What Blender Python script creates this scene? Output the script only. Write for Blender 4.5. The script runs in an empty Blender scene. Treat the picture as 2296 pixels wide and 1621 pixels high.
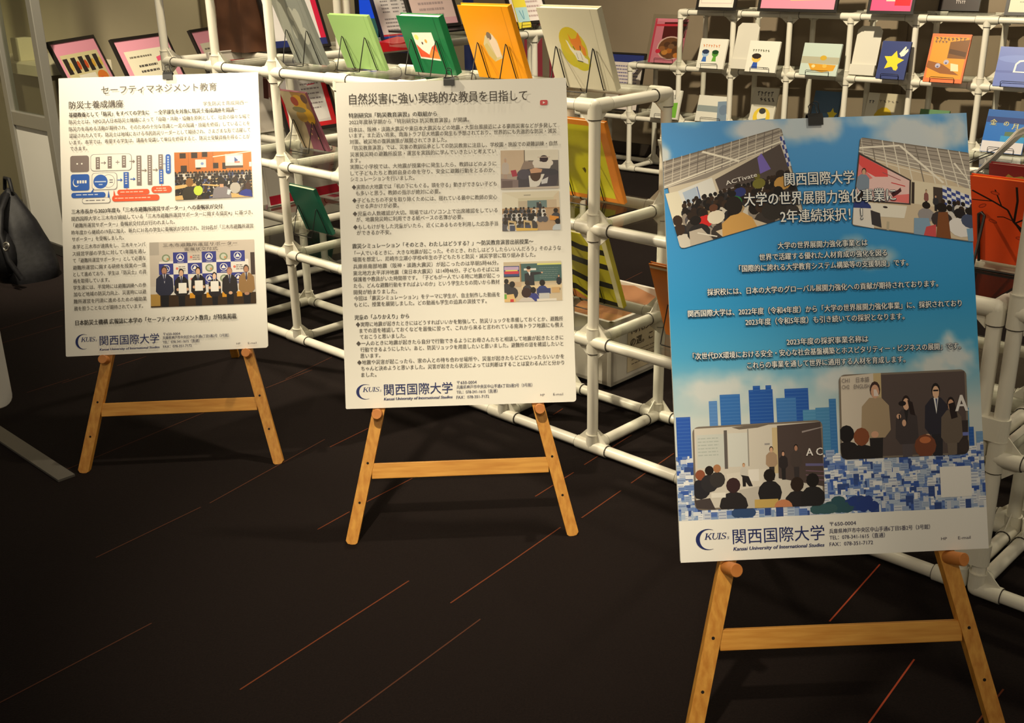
import bpy, math, random
import numpy as np
from mathutils import Vector, Matrix, noise
V = Vector
sc = bpy.context.scene
COL = sc.collection
random.seed(7)

# ------------------------------------------------------------------ camera
W, H = 2296, 1621
F, PITCH, ROLL, CAMH = 2468.0, 0.3617, -0.0209, 1.244
fwd = V((0, math.cos(PITCH), -math.sin(PITCH)))
up0 = V((0, math.sin(PITCH), math.cos(PITCH)))
rt0 = V((1, 0, 0))
RT = math.cos(ROLL) * rt0 + math.sin(ROLL) * up0
UP = -math.sin(ROLL) * rt0 + math.cos(ROLL) * up0
CAM = V((0, 0, CAMH))
cd = bpy.data.cameras.new('camera')
cd.sensor_fit = 'HORIZONTAL'; cd.sensor_width = 36.0; cd.lens = 36.0 * F / W
cd.clip_start = .05; cd.clip_end = 60
co = bpy.data.objects.new('camera', cd); COL.objects.link(co)
co.matrix_world = Matrix(((RT.x, UP.x, -fwd.x, 0), (RT.y, UP.y, -fwd.y, 0), (RT.z, UP.z, -fwd.z, CAMH), (0, 0, 0, 1)))
sc.camera = co

# ------------------------------------------------------------------ world, lights, exposure
wd = bpy.data.worlds.new('room_air'); sc.world = wd; wd.use_nodes = True
bg = wd.node_tree.nodes['Background']
bg.inputs[0].default_value = (1.0, .86, .66, 1); bg.inputs[1].default_value = .092
sc.view_settings.view_transform = 'Standard'; sc.view_settings.look = 'None'
sc.view_settings.gamma = 1.0; sc.view_settings.use_curve_mapping = False
sc.view_settings.exposure = 1.25

def spot(loc, tgt, watts, deg=60, blend=.6, rad=.05, col=(1.0, .86, .62)):
    d = bpy.data.lights.new('ceiling_or_fill_spot', 'SPOT'); d.energy = watts; d.color = col
    d.spot_size = math.radians(deg); d.spot_blend = blend; d.shadow_soft_size = rad
    o = bpy.data.objects.new('ceiling_or_fill_spot', d); COL.objects.link(o); o.location = loc
    o.rotation_euler = (V(tgt) - V(loc)).to_track_quat('-Z', 'Y').to_euler()
    return o
spot((-.98, 1.02, 2.75), (-.66, 3.04, 1.0), 90, 38, 1., .06)      # over the first easel
spot((-.40, .45, 2.80), (-.08, 2.08, -.22), 150, 33, 1., .05)         # over the middle easel
spot((1.30, .80, 2.80), (.60, 1.88, 1.05), 26, 32, 1., .05)          # over the blue poster
spot((.30, 3.10, 2.85), (.10, 3.20, .6), 90, 64, .8, .05)          # over the rack
spot((-.9, 3.3, 2.85), (-.8, 4.2, .8), 80, 60, .8, .05)            # over the left end of the rack
spot((-2.60, 2.40, 2.80), (.22, 2.82, .97), 165, 31, .8, .05)     # unseen fill lamp, added at a slant to brighten the backs of the books
spot((-2.30, 2.80, 2.80), (-.35, 3.30, .60), 210, 38, .8, .05)      # second added fill, slanted in to lift the dim tall poles
spot((.40, 3.6, 2.85), (1.45, 5.6, .55), 235, 70, .8, .04)         # over the wall rack
spot((1.7, 2.6, 2.85), (1.45, 2.35, .5), 45, 60, .8, .05)          # over the right end of the rack
spot((-1.55, 2.9, 2.85), (-2.1, 4.9, .4), 260, 44, .8, .05)        # by the glazed door
spot((-.6, 5.6, 2.85), (-1.0, 6.6, 1.0), 60, 80, .8, .08)          # wash lamp added to lighten the left wall, no fitting there
spot((-.1, -1.6, 2.80), (.1, 3.0, .9), 48, 60, .9, .15)            # added fill from behind the camera for the down-tilted book backs

# ------------------------------------------------------------------ pixel -> place helpers (used to read sizes off the photograph)
def ray(q): return (q[0] - W / 2) / F * RT - (q[1] - H / 2) / F * UP + fwd
def atz(q, z):
    d = ray(q); return CAM + d * ((z - CAMH) / d.z)
def atp(q, o, n):
    d = ray(q); return CAM + d * ((V(o) - CAM).dot(n) / d.dot(n))
TH = -0.7733
A = V((math.cos(TH), math.sin(TH), 0)); B = V((-A.y, A.x, 0)); Z = V((0, 0, 1))
O = V((-.717, 3.500, 0)); BAY = .322; LV = .290; Z0 = .020; DEP = .280
def RP(i, b, z=0.): return O + A * ((i - 1) * BAY) + B * b + Z * z
def IB(p): return ((p - O).dot(A) / BAY + 1, (p - O).dot(B))
def lev(n): return Z0 + LV * n

# ------------------------------------------------------------------ materials
def lin(c):
    return tuple((x / 255 / 12.92) if x <= 10.31 else ((x / 255 + .055) / 1.055) ** 2.4 for x in c)
MC = {}
def mat(name, rgb, rough=.5, metal=0., spec=.5, coat=0.):
    if name in MC: return MC[name]
    m = bpy.data.materials.new(name); m.use_nodes = True; p = m.node_tree.nodes['Principled BSDF']
    p.inputs['Base Color'].default_value = (*lin(rgb), 1); p.inputs['Roughness'].default_value = rough
    p.inputs['Metallic'].default_value = metal; p.inputs['Specular IOR Level'].default_value = spec
    if coat: p.inputs['Coat Weight'].default_value = coat; p.inputs['Coat Roughness'].default_value = .12
    MC[name] = m; return m
def noisy(name, c1, c2, scale, rough=.6, stretch=(1, 1, 1), bump=0., spec=.5, detail=4):
    if name in MC: return MC[name]
    m = mat(name, c1, rough, 0, spec); nt = m.node_tree; p = nt.nodes['Principled BSDF']
    tc = nt.nodes.new('ShaderNodeTexCoord'); mp = nt.nodes.new('ShaderNodeMapping'); mp.inputs['Scale'].default_value = stretch
    nz = nt.nodes.new('ShaderNodeTexNoise'); nz.inputs['Scale'].default_value = scale; nz.inputs['Detail'].default_value = detail
    rp = nt.nodes.new('ShaderNodeValToRGB'); rp.color_ramp.elements[0].color = (*lin(c1), 1); rp.color_ramp.elements[1].color = (*lin(c2), 1)
    rp.color_ramp.elements[0].position = .32; rp.color_ramp.elements[1].position = .68
    nt.links.new(tc.outputs['Object'], mp.inputs[0]); nt.links.new(mp.outputs[0], nz.inputs['Vector'])
    nt.links.new(nz.outputs[0], rp.inputs[0]); nt.links.new(rp.outputs[0], p.inputs['Base Color'])
    if bump:
        b = nt.nodes.new('ShaderNodeBump'); b.inputs['Strength'].default_value = bump; b.inputs['Distance'].default_value = .003
        nt.links.new(nz.outputs[0], b.inputs['Height']); nt.links.new(b.outputs[0], p.inputs['Normal'])
    return m
def clear(name, tint=(255, 255, 255), refl=.06, rough=.03):
    m = bpy.data.materials.new(name); m.use_nodes = True; nt = m.node_tree; nt.nodes.clear()
    o = nt.nodes.new('ShaderNodeOutputMaterial'); t = nt.nodes.new('ShaderNodeBsdfTransparent'); t.inputs[0].default_value = (*lin(tint), 1)
    g = nt.nodes.new('ShaderNodeBsdfGlossy'); g.inputs['Roughness'].default_value = rough
    f = nt.nodes.new('ShaderNodeFresnel'); f.inputs[0].default_value = 1.45
    a = nt.nodes.new('ShaderNodeMath'); a.operation = 'ADD'; a.use_clamp = True; a.inputs[1].default_value = refl - .04
    mx = nt.nodes.new('ShaderNodeMixShader')
    ge = nt.nodes.new('ShaderNodeNewGeometry'); iv = nt.nodes.new('ShaderNodeMath'); iv.operation = 'SUBTRACT'; iv.inputs[0].default_value = 1; ml = nt.nodes.new('ShaderNodeMath'); ml.operation = 'MULTIPLY'
    nt.links.new(ge.outputs['Backfacing'], iv.inputs[1]); nt.links.new(f.outputs[0], a.inputs[0]); nt.links.new(a.outputs[0], ml.inputs[0]); nt.links.new(iv.outputs[0], ml.inputs[1]); nt.links.new(ml.outputs[0], mx.inputs[0]); nt.links.new(t.outputs[0], mx.inputs[1]); nt.links.new(g.outputs[0], mx.inputs[2]); nt.links.new(mx.outputs[0], o.inputs[0])
    MC[name] = m; return m
def printed(name, rough, spec):
    m = bpy.data.materials.new(name); m.use_nodes = True; nt = m.node_tree; p = nt.nodes['Principled BSDF']
    a = nt.nodes.new('ShaderNodeVertexColor'); a.layer_name = 'Col'; nt.links.new(a.outputs[0], p.inputs['Base Color'])
    p.inputs['Roughness'].default_value = rough; p.inputs['Specular IOR Level'].default_value = spec
    MC[name] = m; return m
PRINT = printed('printed_ink', .34, .26); COVER = printed('cover_print', .3, .5)
SCREEN = None
M_PIPE = mat('white_coated_pipe', (226, 222, 208), .34); M_JOINT = mat('white_plastic_joint', (219, 215, 200), .42)
M_GAP = mat('dark_gap', (60, 55, 48), .8); M_PAPER = mat('white_board', (238, 235, 226), .30)
M_FOAM = mat('foam_core', (236, 234, 226), .7); M_WIRE = mat('black_wire', (18, 17, 16), .4)
M_BLACK = mat('black_plastic', (9, 9, 10), .4); M_FRAME = mat('black_frame', (30, 27, 25), .35)
M_WV = noisy('pine_upright', (192, 126, 44), (218, 158, 68), 14, .5, (9, 9, .7)); M_WH = noisy('pine_bar', (198, 132, 46), (222, 162, 72), 14, .5, (.7, 9, 9))
M_PEG = noisy('peg_wood', (190, 116, 52), (206, 134, 66), 30, .5); M_HOLE = mat('drilled_hole', (20, 12, 6), .9)
M_ACR = clear('clear_acrylic', (248, 249, 247), .10); M_GLASS = clear('window_glass', (232, 234, 226), .07)
M_PAGES = mat('book_pages', (228, 220, 192), .8); M_ALU = mat('brushed_aluminium', (150, 148, 140), .42, .6)

# ------------------------------------------------------------------ mesh builder
class MB:
    def __init__(s): s.v = []; s.f = []; s.m = []; s.sm = []; s.mats = []
    def mi(s, m):
        if m not in s.mats: s.mats.append(m)
        return s.mats.index(m)
    def poly(s, pts, m, smooth=False):
        n = len(s.v); s.v += [V(p) for p in pts]; s.f.append(list(range(n, n + len(pts)))); s.m.append(s.mi(m)); s.sm.append(smooth)
    def tube(s, p0, p1, r, m, n=14, r2=None, caps=True):
        p0, p1 = V(p0), V(p1); d = (p1 - p0).normalized(); a = d.orthogonal().normalized(); b = d.cross(a); k = s.mi(m)
        r2 = r if r2 is None else r2; st = len(s.v)
        for p, rr in ((p0, r), (p1, r2)):
            for j in range(n):
                t = 2 * math.pi * j / n; s.v.append(p + (a * math.cos(t) + b * math.sin(t)) * rr)
        for j in range(n):
            s.f.append([st + j, st + (j + 1) % n, st + n + (j + 1) % n, st + n + j]); s.m.append(k); s.sm.append(True)
        if caps:
            s.poly([s.v[st + j] for j in range(n)][::-1], m); s.poly([s.v[st + n + j] for j in range(n)], m)
    def path(s, pts, r, m, n=8, closed=False):
        pts = [V(p) for p in pts]; k = s.mi(m); st = len(s.v); N = len(pts); prev = None
        for i, p in enumerate(pts):
            a = pts[i - 1] if (i or closed) else p; c = pts[(i + 1) % N] if (i < N - 1 or closed) else p
            d = (c - a).normalized()
            if prev is None: u = d.orthogonal().normalized()
            else:
                u = prev - d * prev.dot(d); u = u.normalized() if u.length > 1e-5 else d.orthogonal().normalized()
            prev = u; w = d.cross(u)
            for j in range(n):
                t = 2 * math.pi * j / n; s.v.append(p + (u * math.cos(t) + w * math.sin(t)) * r)
        for i in range(N if closed else N - 1):
            i2 = (i + 1) % N
            for j in range(n):
                s.f.append([st + i * n + j, st + i * n + (j + 1) % n, st + i2 * n + (j + 1) % n, st + i2 * n + j]); s.m.append(k); s.sm.append(True)
        if not closed:
            s.poly([s.v[st + j] for j in range(n)][::-1], m); s.poly([s.v[st + (N - 1) * n + j] for j in range(n)], m)
    def box(s, o, ax, ay, az, m):
        """o = corner, ax/ay/az = full edge vectors"""
        o, ax, ay, az = V(o), V(ax), V(ay), V(az); c = [o, o + ax, o + ax + ay, o + ay]; c += [q + az for q in c]
        for f in ((3, 2, 1, 0), (4, 5, 6, 7), (0, 1, 5, 4), (1, 2, 6, 5), (2, 3, 7, 6), (3, 0, 4, 7)): s.poly([c[j] for j in f], m)
    def prism(s, pts, d, m, mside=None):
        pts = [V(p) for p in pts]; d = V(d); n = len(pts); s.poly(pts, m); s.poly([p + d for p in pts][::-1], m)
        for i in range(n): s.poly([pts[i], pts[i] + d, pts[(i + 1) % n] + d, pts[(i + 1) % n]], mside or m)
    def ball(s, c, r, m, nu=12, nv=8, sc3=(1, 1, 1), ax=None):
        c = V(c); k = s.mi(m); st = len(s.v); X, Y, ZZ = ax or (V((1, 0, 0)), V((0, 1, 0)), Z)
        for a in range(nv + 1):
            t = math.pi * a / nv
            for j in range(nu):
                q = 2 * math.pi * j / nu
                s.v.append(c + X * (r * sc3[0] * math.sin(t) * math.cos(q)) + Y * (r * sc3[1] * math.sin(t) * math.sin(q)) + ZZ * (r * sc3[2] * math.cos(t)))
        for a in range(nv):
            for j in range(nu):
                s.f.append([st + a * nu + j, st + (a + 1) * nu + j, st + (a + 1) * nu + (j + 1) % nu, st + a * nu + (j + 1) % nu]); s.m.append(k); s.sm.append(True)
    def build(s, name, parent=None, bevel=0.):
        org = parent_loc(parent); me = bpy.data.meshes.new(name)
        me.from_pydata([tuple(p - org) for p in s.v], [], s.f)
        for m in s.mats: me.materials.append(m)
        me.polygons.foreach_set('material_index', s.m); me.polygons.foreach_set('use_smooth', s.sm); me.update()
        o = bpy.data.objects.new(name, me); COL.objects.link(o)
        if parent: o.parent = parent
        if bevel:
            import bmesh
            bm = bmesh.new(); bm.from_mesh(me); bmesh.ops.remove_doubles(bm, verts=bm.verts, dist=1e-5); bm.to_mesh(me); bm.free()
            b = o.modifiers.new('soft_edge', 'BEVEL'); b.width = bevel; b.segments = 2; b.limit_method = 'ANGLE'
        return o
LOC = {}
def parent_loc(p): return LOC[p.name] if p else V((0, 0, 0))
def thing(name, label, cat, loc, group=None):
    o = bpy.data.objects.new(name, None); COL.objects.link(o); o.empty_display_size = .05
    o.location = loc; LOC[o.name] = V(loc); return tag(o, label, cat, group)
def tag(o, label, cat, group=None):
    o['label'] = label; o['category'] = cat
    if group: o['group'] = group
    return o
def sub(part):                       # lets a part carry sub-parts
    LOC[part.name] = parent_loc(part.parent); return part
def struct(o): o['kind'] = 'structure'; return o
def box_thing(mb, name, label, cat, loc, group=None, bevel=0.):
    """a thing that is one mesh: origin moved to loc"""
    mb.v = [p - V(loc) for p in mb.v]; o = mb.build(name, None, bevel); o.location = loc; LOC[o.name] = V(loc); return tag(o, label, cat, group)

# ------------------------------------------------------------------ printed pictures: flat coloured shapes on a sheet
class Art:
    """shapes on a sheet; uv -> 3-D by self.at(u, v) with layers a few micrometres apart"""
    STEP = 3e-6
    def __init__(s, o, ex, ey, n, base=.0002):      # o = top-left corner, ex = full width vector, ey = full height vector (downwards)
        s.o, s.ex, s.ey, s.n, s.base = V(o), V(ex), V(ey), V(n), base; s.v = []; s.f = []; s.c = []; s.k = 0; s.map = None; s.clip = True; s.hold = False
    def at(s, u, v):
        if s.map: u, v = s.map(u, v)
        return s.o + s.ex * u + s.ey * v + s.n * (s.base + s.k * s.STEP)
    def P(s, pts, col, r=0):
        s.k += not s.hold; st = len(s.v)
        for u, v in pts:
            if s.clip: u, v = min(1, max(0, u)), min(1, max(0, v))
            s.v.append(s.at(u, v))
        s.f.append(list(range(st, len(s.v))))
        s.c.append([lin(c) for c in col] if isinstance(col, list) else [lin(col)] * len(pts))
    def R(s, x0, y0, x1, y1, col, col2=None):
        s.P([(x0, y0), (x1, y0), (x1, y1), (x0, y1)], [col, col, col2, col2] if col2 else col)
    def E(s, cx, cy, rx, ry, col, n=14, a0=0., a1=2 * math.pi, rot=0.):
        c, q = math.cos(rot), math.sin(rot); m = n if a1 - a0 > 6.2 else n + 1
        pts = [(rx * math.cos(a0 + (a1 - a0) * j / n), ry * math.sin(a0 + (a1 - a0) * j / n)) for j in range(m)]
        s.P([(cx + x * c - y * q, cy + x * q + y * c) for x, y in pts], col)
    def L(s, pts, w, col, asp=1.):                   # poly-line of width w (in u units; asp = width/height of the sheet)
        for (x0, y0), (x1, y1) in zip(pts, pts[1:]):
            dx, dy = (x1 - x0), (y1 - y0) / asp; l = math.hypot(dx, dy) or 1; nx, ny = -dy / l * w / 2, dx / l * w / 2 * asp
            s.P([(x0 + nx, y0 + ny), (x1 + nx, y1 + ny), (x1 - nx, y1 - ny), (x0 - nx, y0 - ny)], col)
    def RR(s, x0, y0, x1, y1, r, col, asp=1., n=5):
        ry = r * asp; pts = []
        for cx, cy, a in ((x1 - r, y0 + ry, -90), (x1 - r, y1 - ry, 0), (x0 + r, y1 - ry, 90), (x0 + r, y0 + ry, 180)):
            for j in range(n + 1):
                t = math.radians(a + 90 * j / n); pts.append((cx + r * math.cos(t), cy + ry * math.sin(t)))
        s.P(pts, col)
    def greek(s, x0, y0, x1, n, pitch, col, th=.4, rag=.25):     # lines of print too small to read
        for j in range(n):
            xe = x1 - (x1 - x0) * rag * random.random() * (1 if j == n - 1 else .3); x = x0
            while x < xe:
                w = random.uniform(.3, .9) * pitch * 1.2; s.R(x, y0 + j * pitch, min(xe, x + w), y0 + (j + th) * pitch, col); x += w * 1.25
    # figures
    def back(s, cx, cy, r, hair, cloth, asp=1.):      # someone seated, seen from behind: head centre, head radius
        s.E(cx, cy + r * asp * 3.1, r * 2.0, r * asp * 2.2, cloth, 12); s.E(cx, cy, r, r * 1.15 * asp, hair, 12)
    def person(s, cx, top, h, w, hair, coat, legs=(30, 28, 32), skin=(206, 166, 138), shirt=None):
        s.P([(cx - w * .24, top + h * .52), (cx + w * .24, top + h * .52), (cx + w * .2, top + h), (cx - w * .2, top + h)], legs)
        s.P([(cx - w * .2, top + h * .17), (cx + w * .2, top + h * .17), (cx + w * .46, top + h * .26), (cx + w * .5, top + h * .52), (cx + w * .3, top + h * .60), (cx - w * .3, top + h * .60), (cx - w * .5, top + h * .52), (cx - w * .46, top + h * .26)], coat)
        if shirt: s.P([(cx - w * .1, top + h * .17), (cx + w * .1, top + h * .17), (cx, top + h * .36)], shirt)
        s.E(cx, top + h * .085, w * .18, h * .09, hair, 12); s.E(cx, top + h * .105, w * .14, h * .075, skin, 12)
    def build(s, name, parent, m=None):
        org = parent_loc(parent); me = bpy.data.meshes.new(name); me.from_pydata([tuple(p - org) for p in s.v], [], s.f)
        ca = me.color_attributes.new('Col', 'FLOAT_COLOR', 'CORNER'); buf = []
        for cs in s.c:
            for c in cs: buf += [*c, 1.0]
        ca.data.foreach_set('color', buf); me.materials.append(m or PRINT); me.update()
        o = bpy.data.objects.new(name, me); COL.objects.link(o); o.parent = parent; return o

# lettering: gathered first, turned into meshes in one go
TXT = []          # (owner key, text, function to world, colour, bold, shear)
def letter(owner, text, fn, col, bold=0., shear=0., n=V((0, 0, 0))): TXT.append((owner, text, fn, col, bold, shear, n))
def flush_text():
    objs = []
    for owner, text, fn, col, bold, shear, nn in TXT:
        c = bpy.data.curves.new('t', 'FONT'); c.body = text; c.size = 1; c.shear = shear; c.resolution_u = 2
        o = bpy.data.objects.new('t', c); COL.objects.link(o); objs.append(o)
    bpy.context.view_layer.update(); dg = bpy.context.evaluated_depsgraph_get(); per = {}
    for o, (owner, text, fn, col, bold, shear, nn) in zip(objs, TXT):
        me = bpy.data.meshes.new_from_object(o.evaluated_get(dg)); n = len(me.vertices)
        if not n: continue
        co_ = np.empty(n * 3, 'f'); me.vertices.foreach_get('co', co_); co_ = co_.reshape(-1, 3)
        x0, x1 = co_[:, 0].min(), co_[:, 0].max(); D = per.setdefault(owner, ([], [], []))
        fs = [list(p.vertices) for p in me.polygons]
        for k, sh in enumerate((0,) if not bold else (-bold, bold)):       # heavy type: struck twice, a hair apart
            st = len(D[0])
            for x, y, _ in co_: D[0].append(fn((x + sh - x0) / (x1 - x0), x + sh, float(y), (x1 - x0)) + nn * (k * 2e-5))
            for f in fs: D[1].append([i + st for i in f]); D[2].append((lin(col), len(f)))
        bpy.data.meshes.remove(me)
    for o in objs:
        c = o.data; bpy.data.objects.remove(o); bpy.data.curves.remove(c)
    for (name, parent), (vs, fs, cs) in per.items():
        org = parent_loc(parent); me = bpy.data.meshes.new(name); me.from_pydata([tuple(p - org) for p in vs], [], fs)
        ca = me.color_attributes.new('Col', 'FLOAT_COLOR', 'CORNER'); buf = []
        for c, n in cs: buf += [*c, 1.0] * n
        ca.data.foreach_set('color', buf); me.materials.append(PRINT); me.update()
        o = bpy.data.objects.new(name, me); COL.objects.link(o); o.parent = parent


# ================================================================== SETTING
# carpet: dark brown, with thin orange dashes woven in (end points measured on the floor)
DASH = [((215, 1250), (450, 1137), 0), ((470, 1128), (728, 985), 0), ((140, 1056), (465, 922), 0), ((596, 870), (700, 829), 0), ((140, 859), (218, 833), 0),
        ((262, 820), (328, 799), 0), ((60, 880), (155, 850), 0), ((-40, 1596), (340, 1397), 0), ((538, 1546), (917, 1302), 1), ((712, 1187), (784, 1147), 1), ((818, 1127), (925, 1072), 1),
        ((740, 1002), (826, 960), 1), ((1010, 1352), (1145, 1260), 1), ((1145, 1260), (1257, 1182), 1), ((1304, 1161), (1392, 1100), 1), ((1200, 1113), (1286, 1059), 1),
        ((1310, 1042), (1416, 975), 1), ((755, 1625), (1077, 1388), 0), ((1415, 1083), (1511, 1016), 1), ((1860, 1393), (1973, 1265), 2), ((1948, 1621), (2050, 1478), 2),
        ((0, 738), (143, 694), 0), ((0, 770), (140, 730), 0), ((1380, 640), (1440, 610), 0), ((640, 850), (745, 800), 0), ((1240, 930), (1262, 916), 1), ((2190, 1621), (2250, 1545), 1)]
fl = MB()
M_CARPET = noisy('dark_carpet', (17, 11, 10), (26, 18, 16), 260, .95, bump=.5, spec=.15)
nt = M_CARPET.node_tree
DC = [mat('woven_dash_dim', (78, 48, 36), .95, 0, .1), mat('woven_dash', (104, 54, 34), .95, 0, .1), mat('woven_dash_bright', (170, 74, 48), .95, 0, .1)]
fl.poly([(-4.5, -.5, 0), (4.5, -.5, 0), (4.5, 9.5, 0), (-4.5, 9.5, 0)], M_CARPET)
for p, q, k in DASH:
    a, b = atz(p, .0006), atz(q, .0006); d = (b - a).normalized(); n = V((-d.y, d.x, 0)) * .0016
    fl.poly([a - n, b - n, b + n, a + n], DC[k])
struct(fl.build('floor'))

M_WALL = noisy('beige_wall_paint', (176, 166, 138), (182, 172, 144), 3, .9, spec=.2)
M_WALLB = noisy('taupe_wall_panel', (138, 124, 104), (144, 130, 110), 3, .85, spec=.25)
def slab(name, p, q, z0, z1, off, m):
    mb = MB(); p, q = V(p), V(q); mb.box(p + Z * z0, q - p, off, Z * (z1 - z0), m); return struct(mb.build(name))
WA, WBK = -2.75, 3.51                     # wall on the left (across A), wall at the back (across B)
def FA(a, b, z=0.): return O + A * a + B * b + Z * z
slab('wall_left', FA(WA, -2.2), FA(WA, WBK + .1), 0, 2.95, A * -.1, M_WALL)
slab('wall_back', FA(WA - .1, WBK), FA(5.2, WBK), 0, 2.95, B * .1, M_WALLB)
slab('trim_1', FA(WA, 1.42), FA(WA, 1.83), 0, 2.95, A * .10, M_WALL)            # flat pilaster on the left wall
slab('baseboard_left', FA(WA, -2.2), FA(WA, WBK), 0, .07, A * .012, mat('dark_skirting', (52, 44, 38), .6))
slab('baseboard_back', FA(WA, WBK), FA(5.2, WBK), 0, .07, B * -.012, mat('dark_skirting', (52, 44, 38), .6))
for k, a in enumerate((-.3, .35, 1.0, 1.65, 2.3, 2.95)):                       # upright battens of the panelled back wall
    slab('trim_%d' % (k + 2), FA(a, WBK), FA(a + .05, WBK), .07, 2.95, B * -.012, noisy('taupe_batten', (124, 110, 90), (130, 116, 96), 3, .8))

# glazed aluminium door at the far left
G0 = atz((158, 578), .0); gi, gb = IB(G0)
def GP(i, z, off=0.): return RP(i, gb + off, z)
door = thing('door_1', 'aluminium framed glazed door with white lower panel at far left', 'door', G0); door['kind'] = 'structure'
iw = .055 / BAY
zmid = .82
def gpx(px, py):                                          # point of the door plane under a pixel
    p = atp((px, py), G0, B); return IB(p)[0], p.z
i_r = gi + .06; i_m = gpx(30, 280)[0]; i_l = gpx(-110, 280)[0]
z_bar = gpx(72, 268)[1]
fr = MB()
for i in (i_r, i_m, i_l): fr.box(GP(i, 0) - B * .02, A * .045, B * .04, Z * 2.2, M_ALU)
fr.box(GP(i_m, z_bar - .035) - B * .018, A * ((i_r - i_m) * BAY), B * .036, Z * .06, M_ALU)
fr.box(GP(i_m, .0) - B * .018, A * ((i_r - i_m) * BAY), B * .036, Z * .05, mat('dark_rubber', (40, 38, 34), .7))
fr.box(GP(i_l, .0) - B * .018, A * ((i_m - i_l) * BAY), B * .036, Z * .05, M_ALU)
fr.box(GP(i_l, 2.15) - B * .018, A * ((i_r - i_l) * BAY), B * .036, Z * .05, M_ALU)
fr.build('door_frame', door, .003)
pm = MB(); pm.box(GP(i_m, .05) + A * .045 - B * .008, A * ((i_r - i_m) * BAY - .045), B * .016, Z * (z_bar - .085), mat('white_door_panel', (214, 212, 204), .5)); pm.build('lower_panel', door)
g = MB(); g.box(GP(i_m, z_bar + .025) + A * .045, A * ((i_r - i_m) * BAY - .045), B * .005, Z * (2.15 - z_bar - .025), M_GLASS); g.build('pane', door)
g = MB(); g.box(GP(i_l, .05) + A * .045, A * ((i_m - i_l) * BAY - .045), B * .005, Z * 2.1, M_GLASS); g.build('pane', door)

# behind the glass: a low white counter with a cream box, and a box on a brown stand
cb = atp((40, 143), RP(gi, gb + .10), B); ce = IB(atp((84, 150), RP(gi, gb + .10), B))[0]; m = MB(); cz = cb.z; a0 = WA + .02; a1 = (ce - 1) * BAY; cb0 = IB(cb)[1]
m.box(FA(a0, cb0, cz - .045), A * (a1 - a0), B * .34, Z * .045, mat('pale_counter_top', (206, 198, 176), .5))
m.box(FA(a0, cb0 + .03, 0), A * (a1 - a0 - .02), B * .30, Z * (cz - .045), mat('grey_counter_side', (120, 110, 94), .7))
box_thing(m, 'counter', 'low grey counter with pale top seen through the glass door', 'counter', FA((a0 + a1) / 2, cb0 + .17, 0))
bx = atp((37, 124), RP(gi, gb + .16), B); m = MB(); bx = V((bx.x, bx.y, cz))
m.box(bx - A * .04, A * .08, B * .07, Z * .10, mat('cream_carton', (214, 206, 176), .7))
box_thing(m, 'carton', 'small cream carton standing on the grey counter behind the glass', 'box', bx, bevel=.002)
t0 = atp((8, 338), RP(gi, gb + .2), B); ti, _ = IB(t0)
m = MB(); m.box(RP(ti, gb + .2, 0), A * .09, B * .16, Z * (t0.z - .006), noisy('brown_stand_wood', (92, 66, 40), (110, 80, 50), 12, .6, (1, 1, .2)))
box_thing(m, 'stand', 'narrow brown wooden stand behind the left glass pane', 'stand', RP(ti, gb + .28, 0))
m = MB(); m.box(RP(ti, gb + .21, t0.z - .006), A * .085, B * .12, Z * .085, mat('cream_box', (214, 204, 160), .7))
box_thing(m, 'box', 'cream box on the narrow brown stand behind the glass', 'box', RP(ti + .1, gb + .27, t0.z - .006))

# ================================================================== PIPE RACKS
PR = .0142; JR = .0172
def joint(root, c, dirs, gus=True):
    """moulded joint: sleeves along every pipe, triangular webs between upright and rails"""
    mb = MB(); c = V(c); zs = [d.z for d in dirs]; hz = [d for d in dirs if abs(d.z) < .5]
    lo = -.030 if min(zs) < -.5 else -.0; hi = .034 if max(zs) > .5 else 0
    if hi - lo > 0: mb.tube(c + Z * lo, c + Z * hi, JR, M_JOINT)
    else: mb.tube(c - Z * .001, c + Z * .001, JR, M_JOINT)
    if lo == 0 or hi == 0: mb.ball(c, JR, M_JOINT)
    if lo < 0: mb.tube(c + Z * (lo - .0022), c + Z * lo, JR * .95, M_GAP)
    if hi > 0: mb.tube(c + Z * hi, c + Z * (hi + .0022), JR * 1.06, M_JOINT)
    for d in hz:
        mb.tube(c, c + d * .050, JR, M_JOINT); mb.tube(c + d * .050, c + d * .0515, JR * .96, M_GAP)
        if gus:
            s = V((-d.y, d.x, 0)) * .0013
            for zz in ([1] if hi > 0 else []) + ([-1] if lo < 0 else []):
                e = (hi if zz > 0 else -lo) + .012
                mb.prism([c + d * .012 + Z * zz * .012 - s, c + d * .050 + Z * zz * .013 - s, c + d * .0165 + Z * zz * e - s], s * 2, M_JOINT)
    return mb.build('joint', root)
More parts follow.
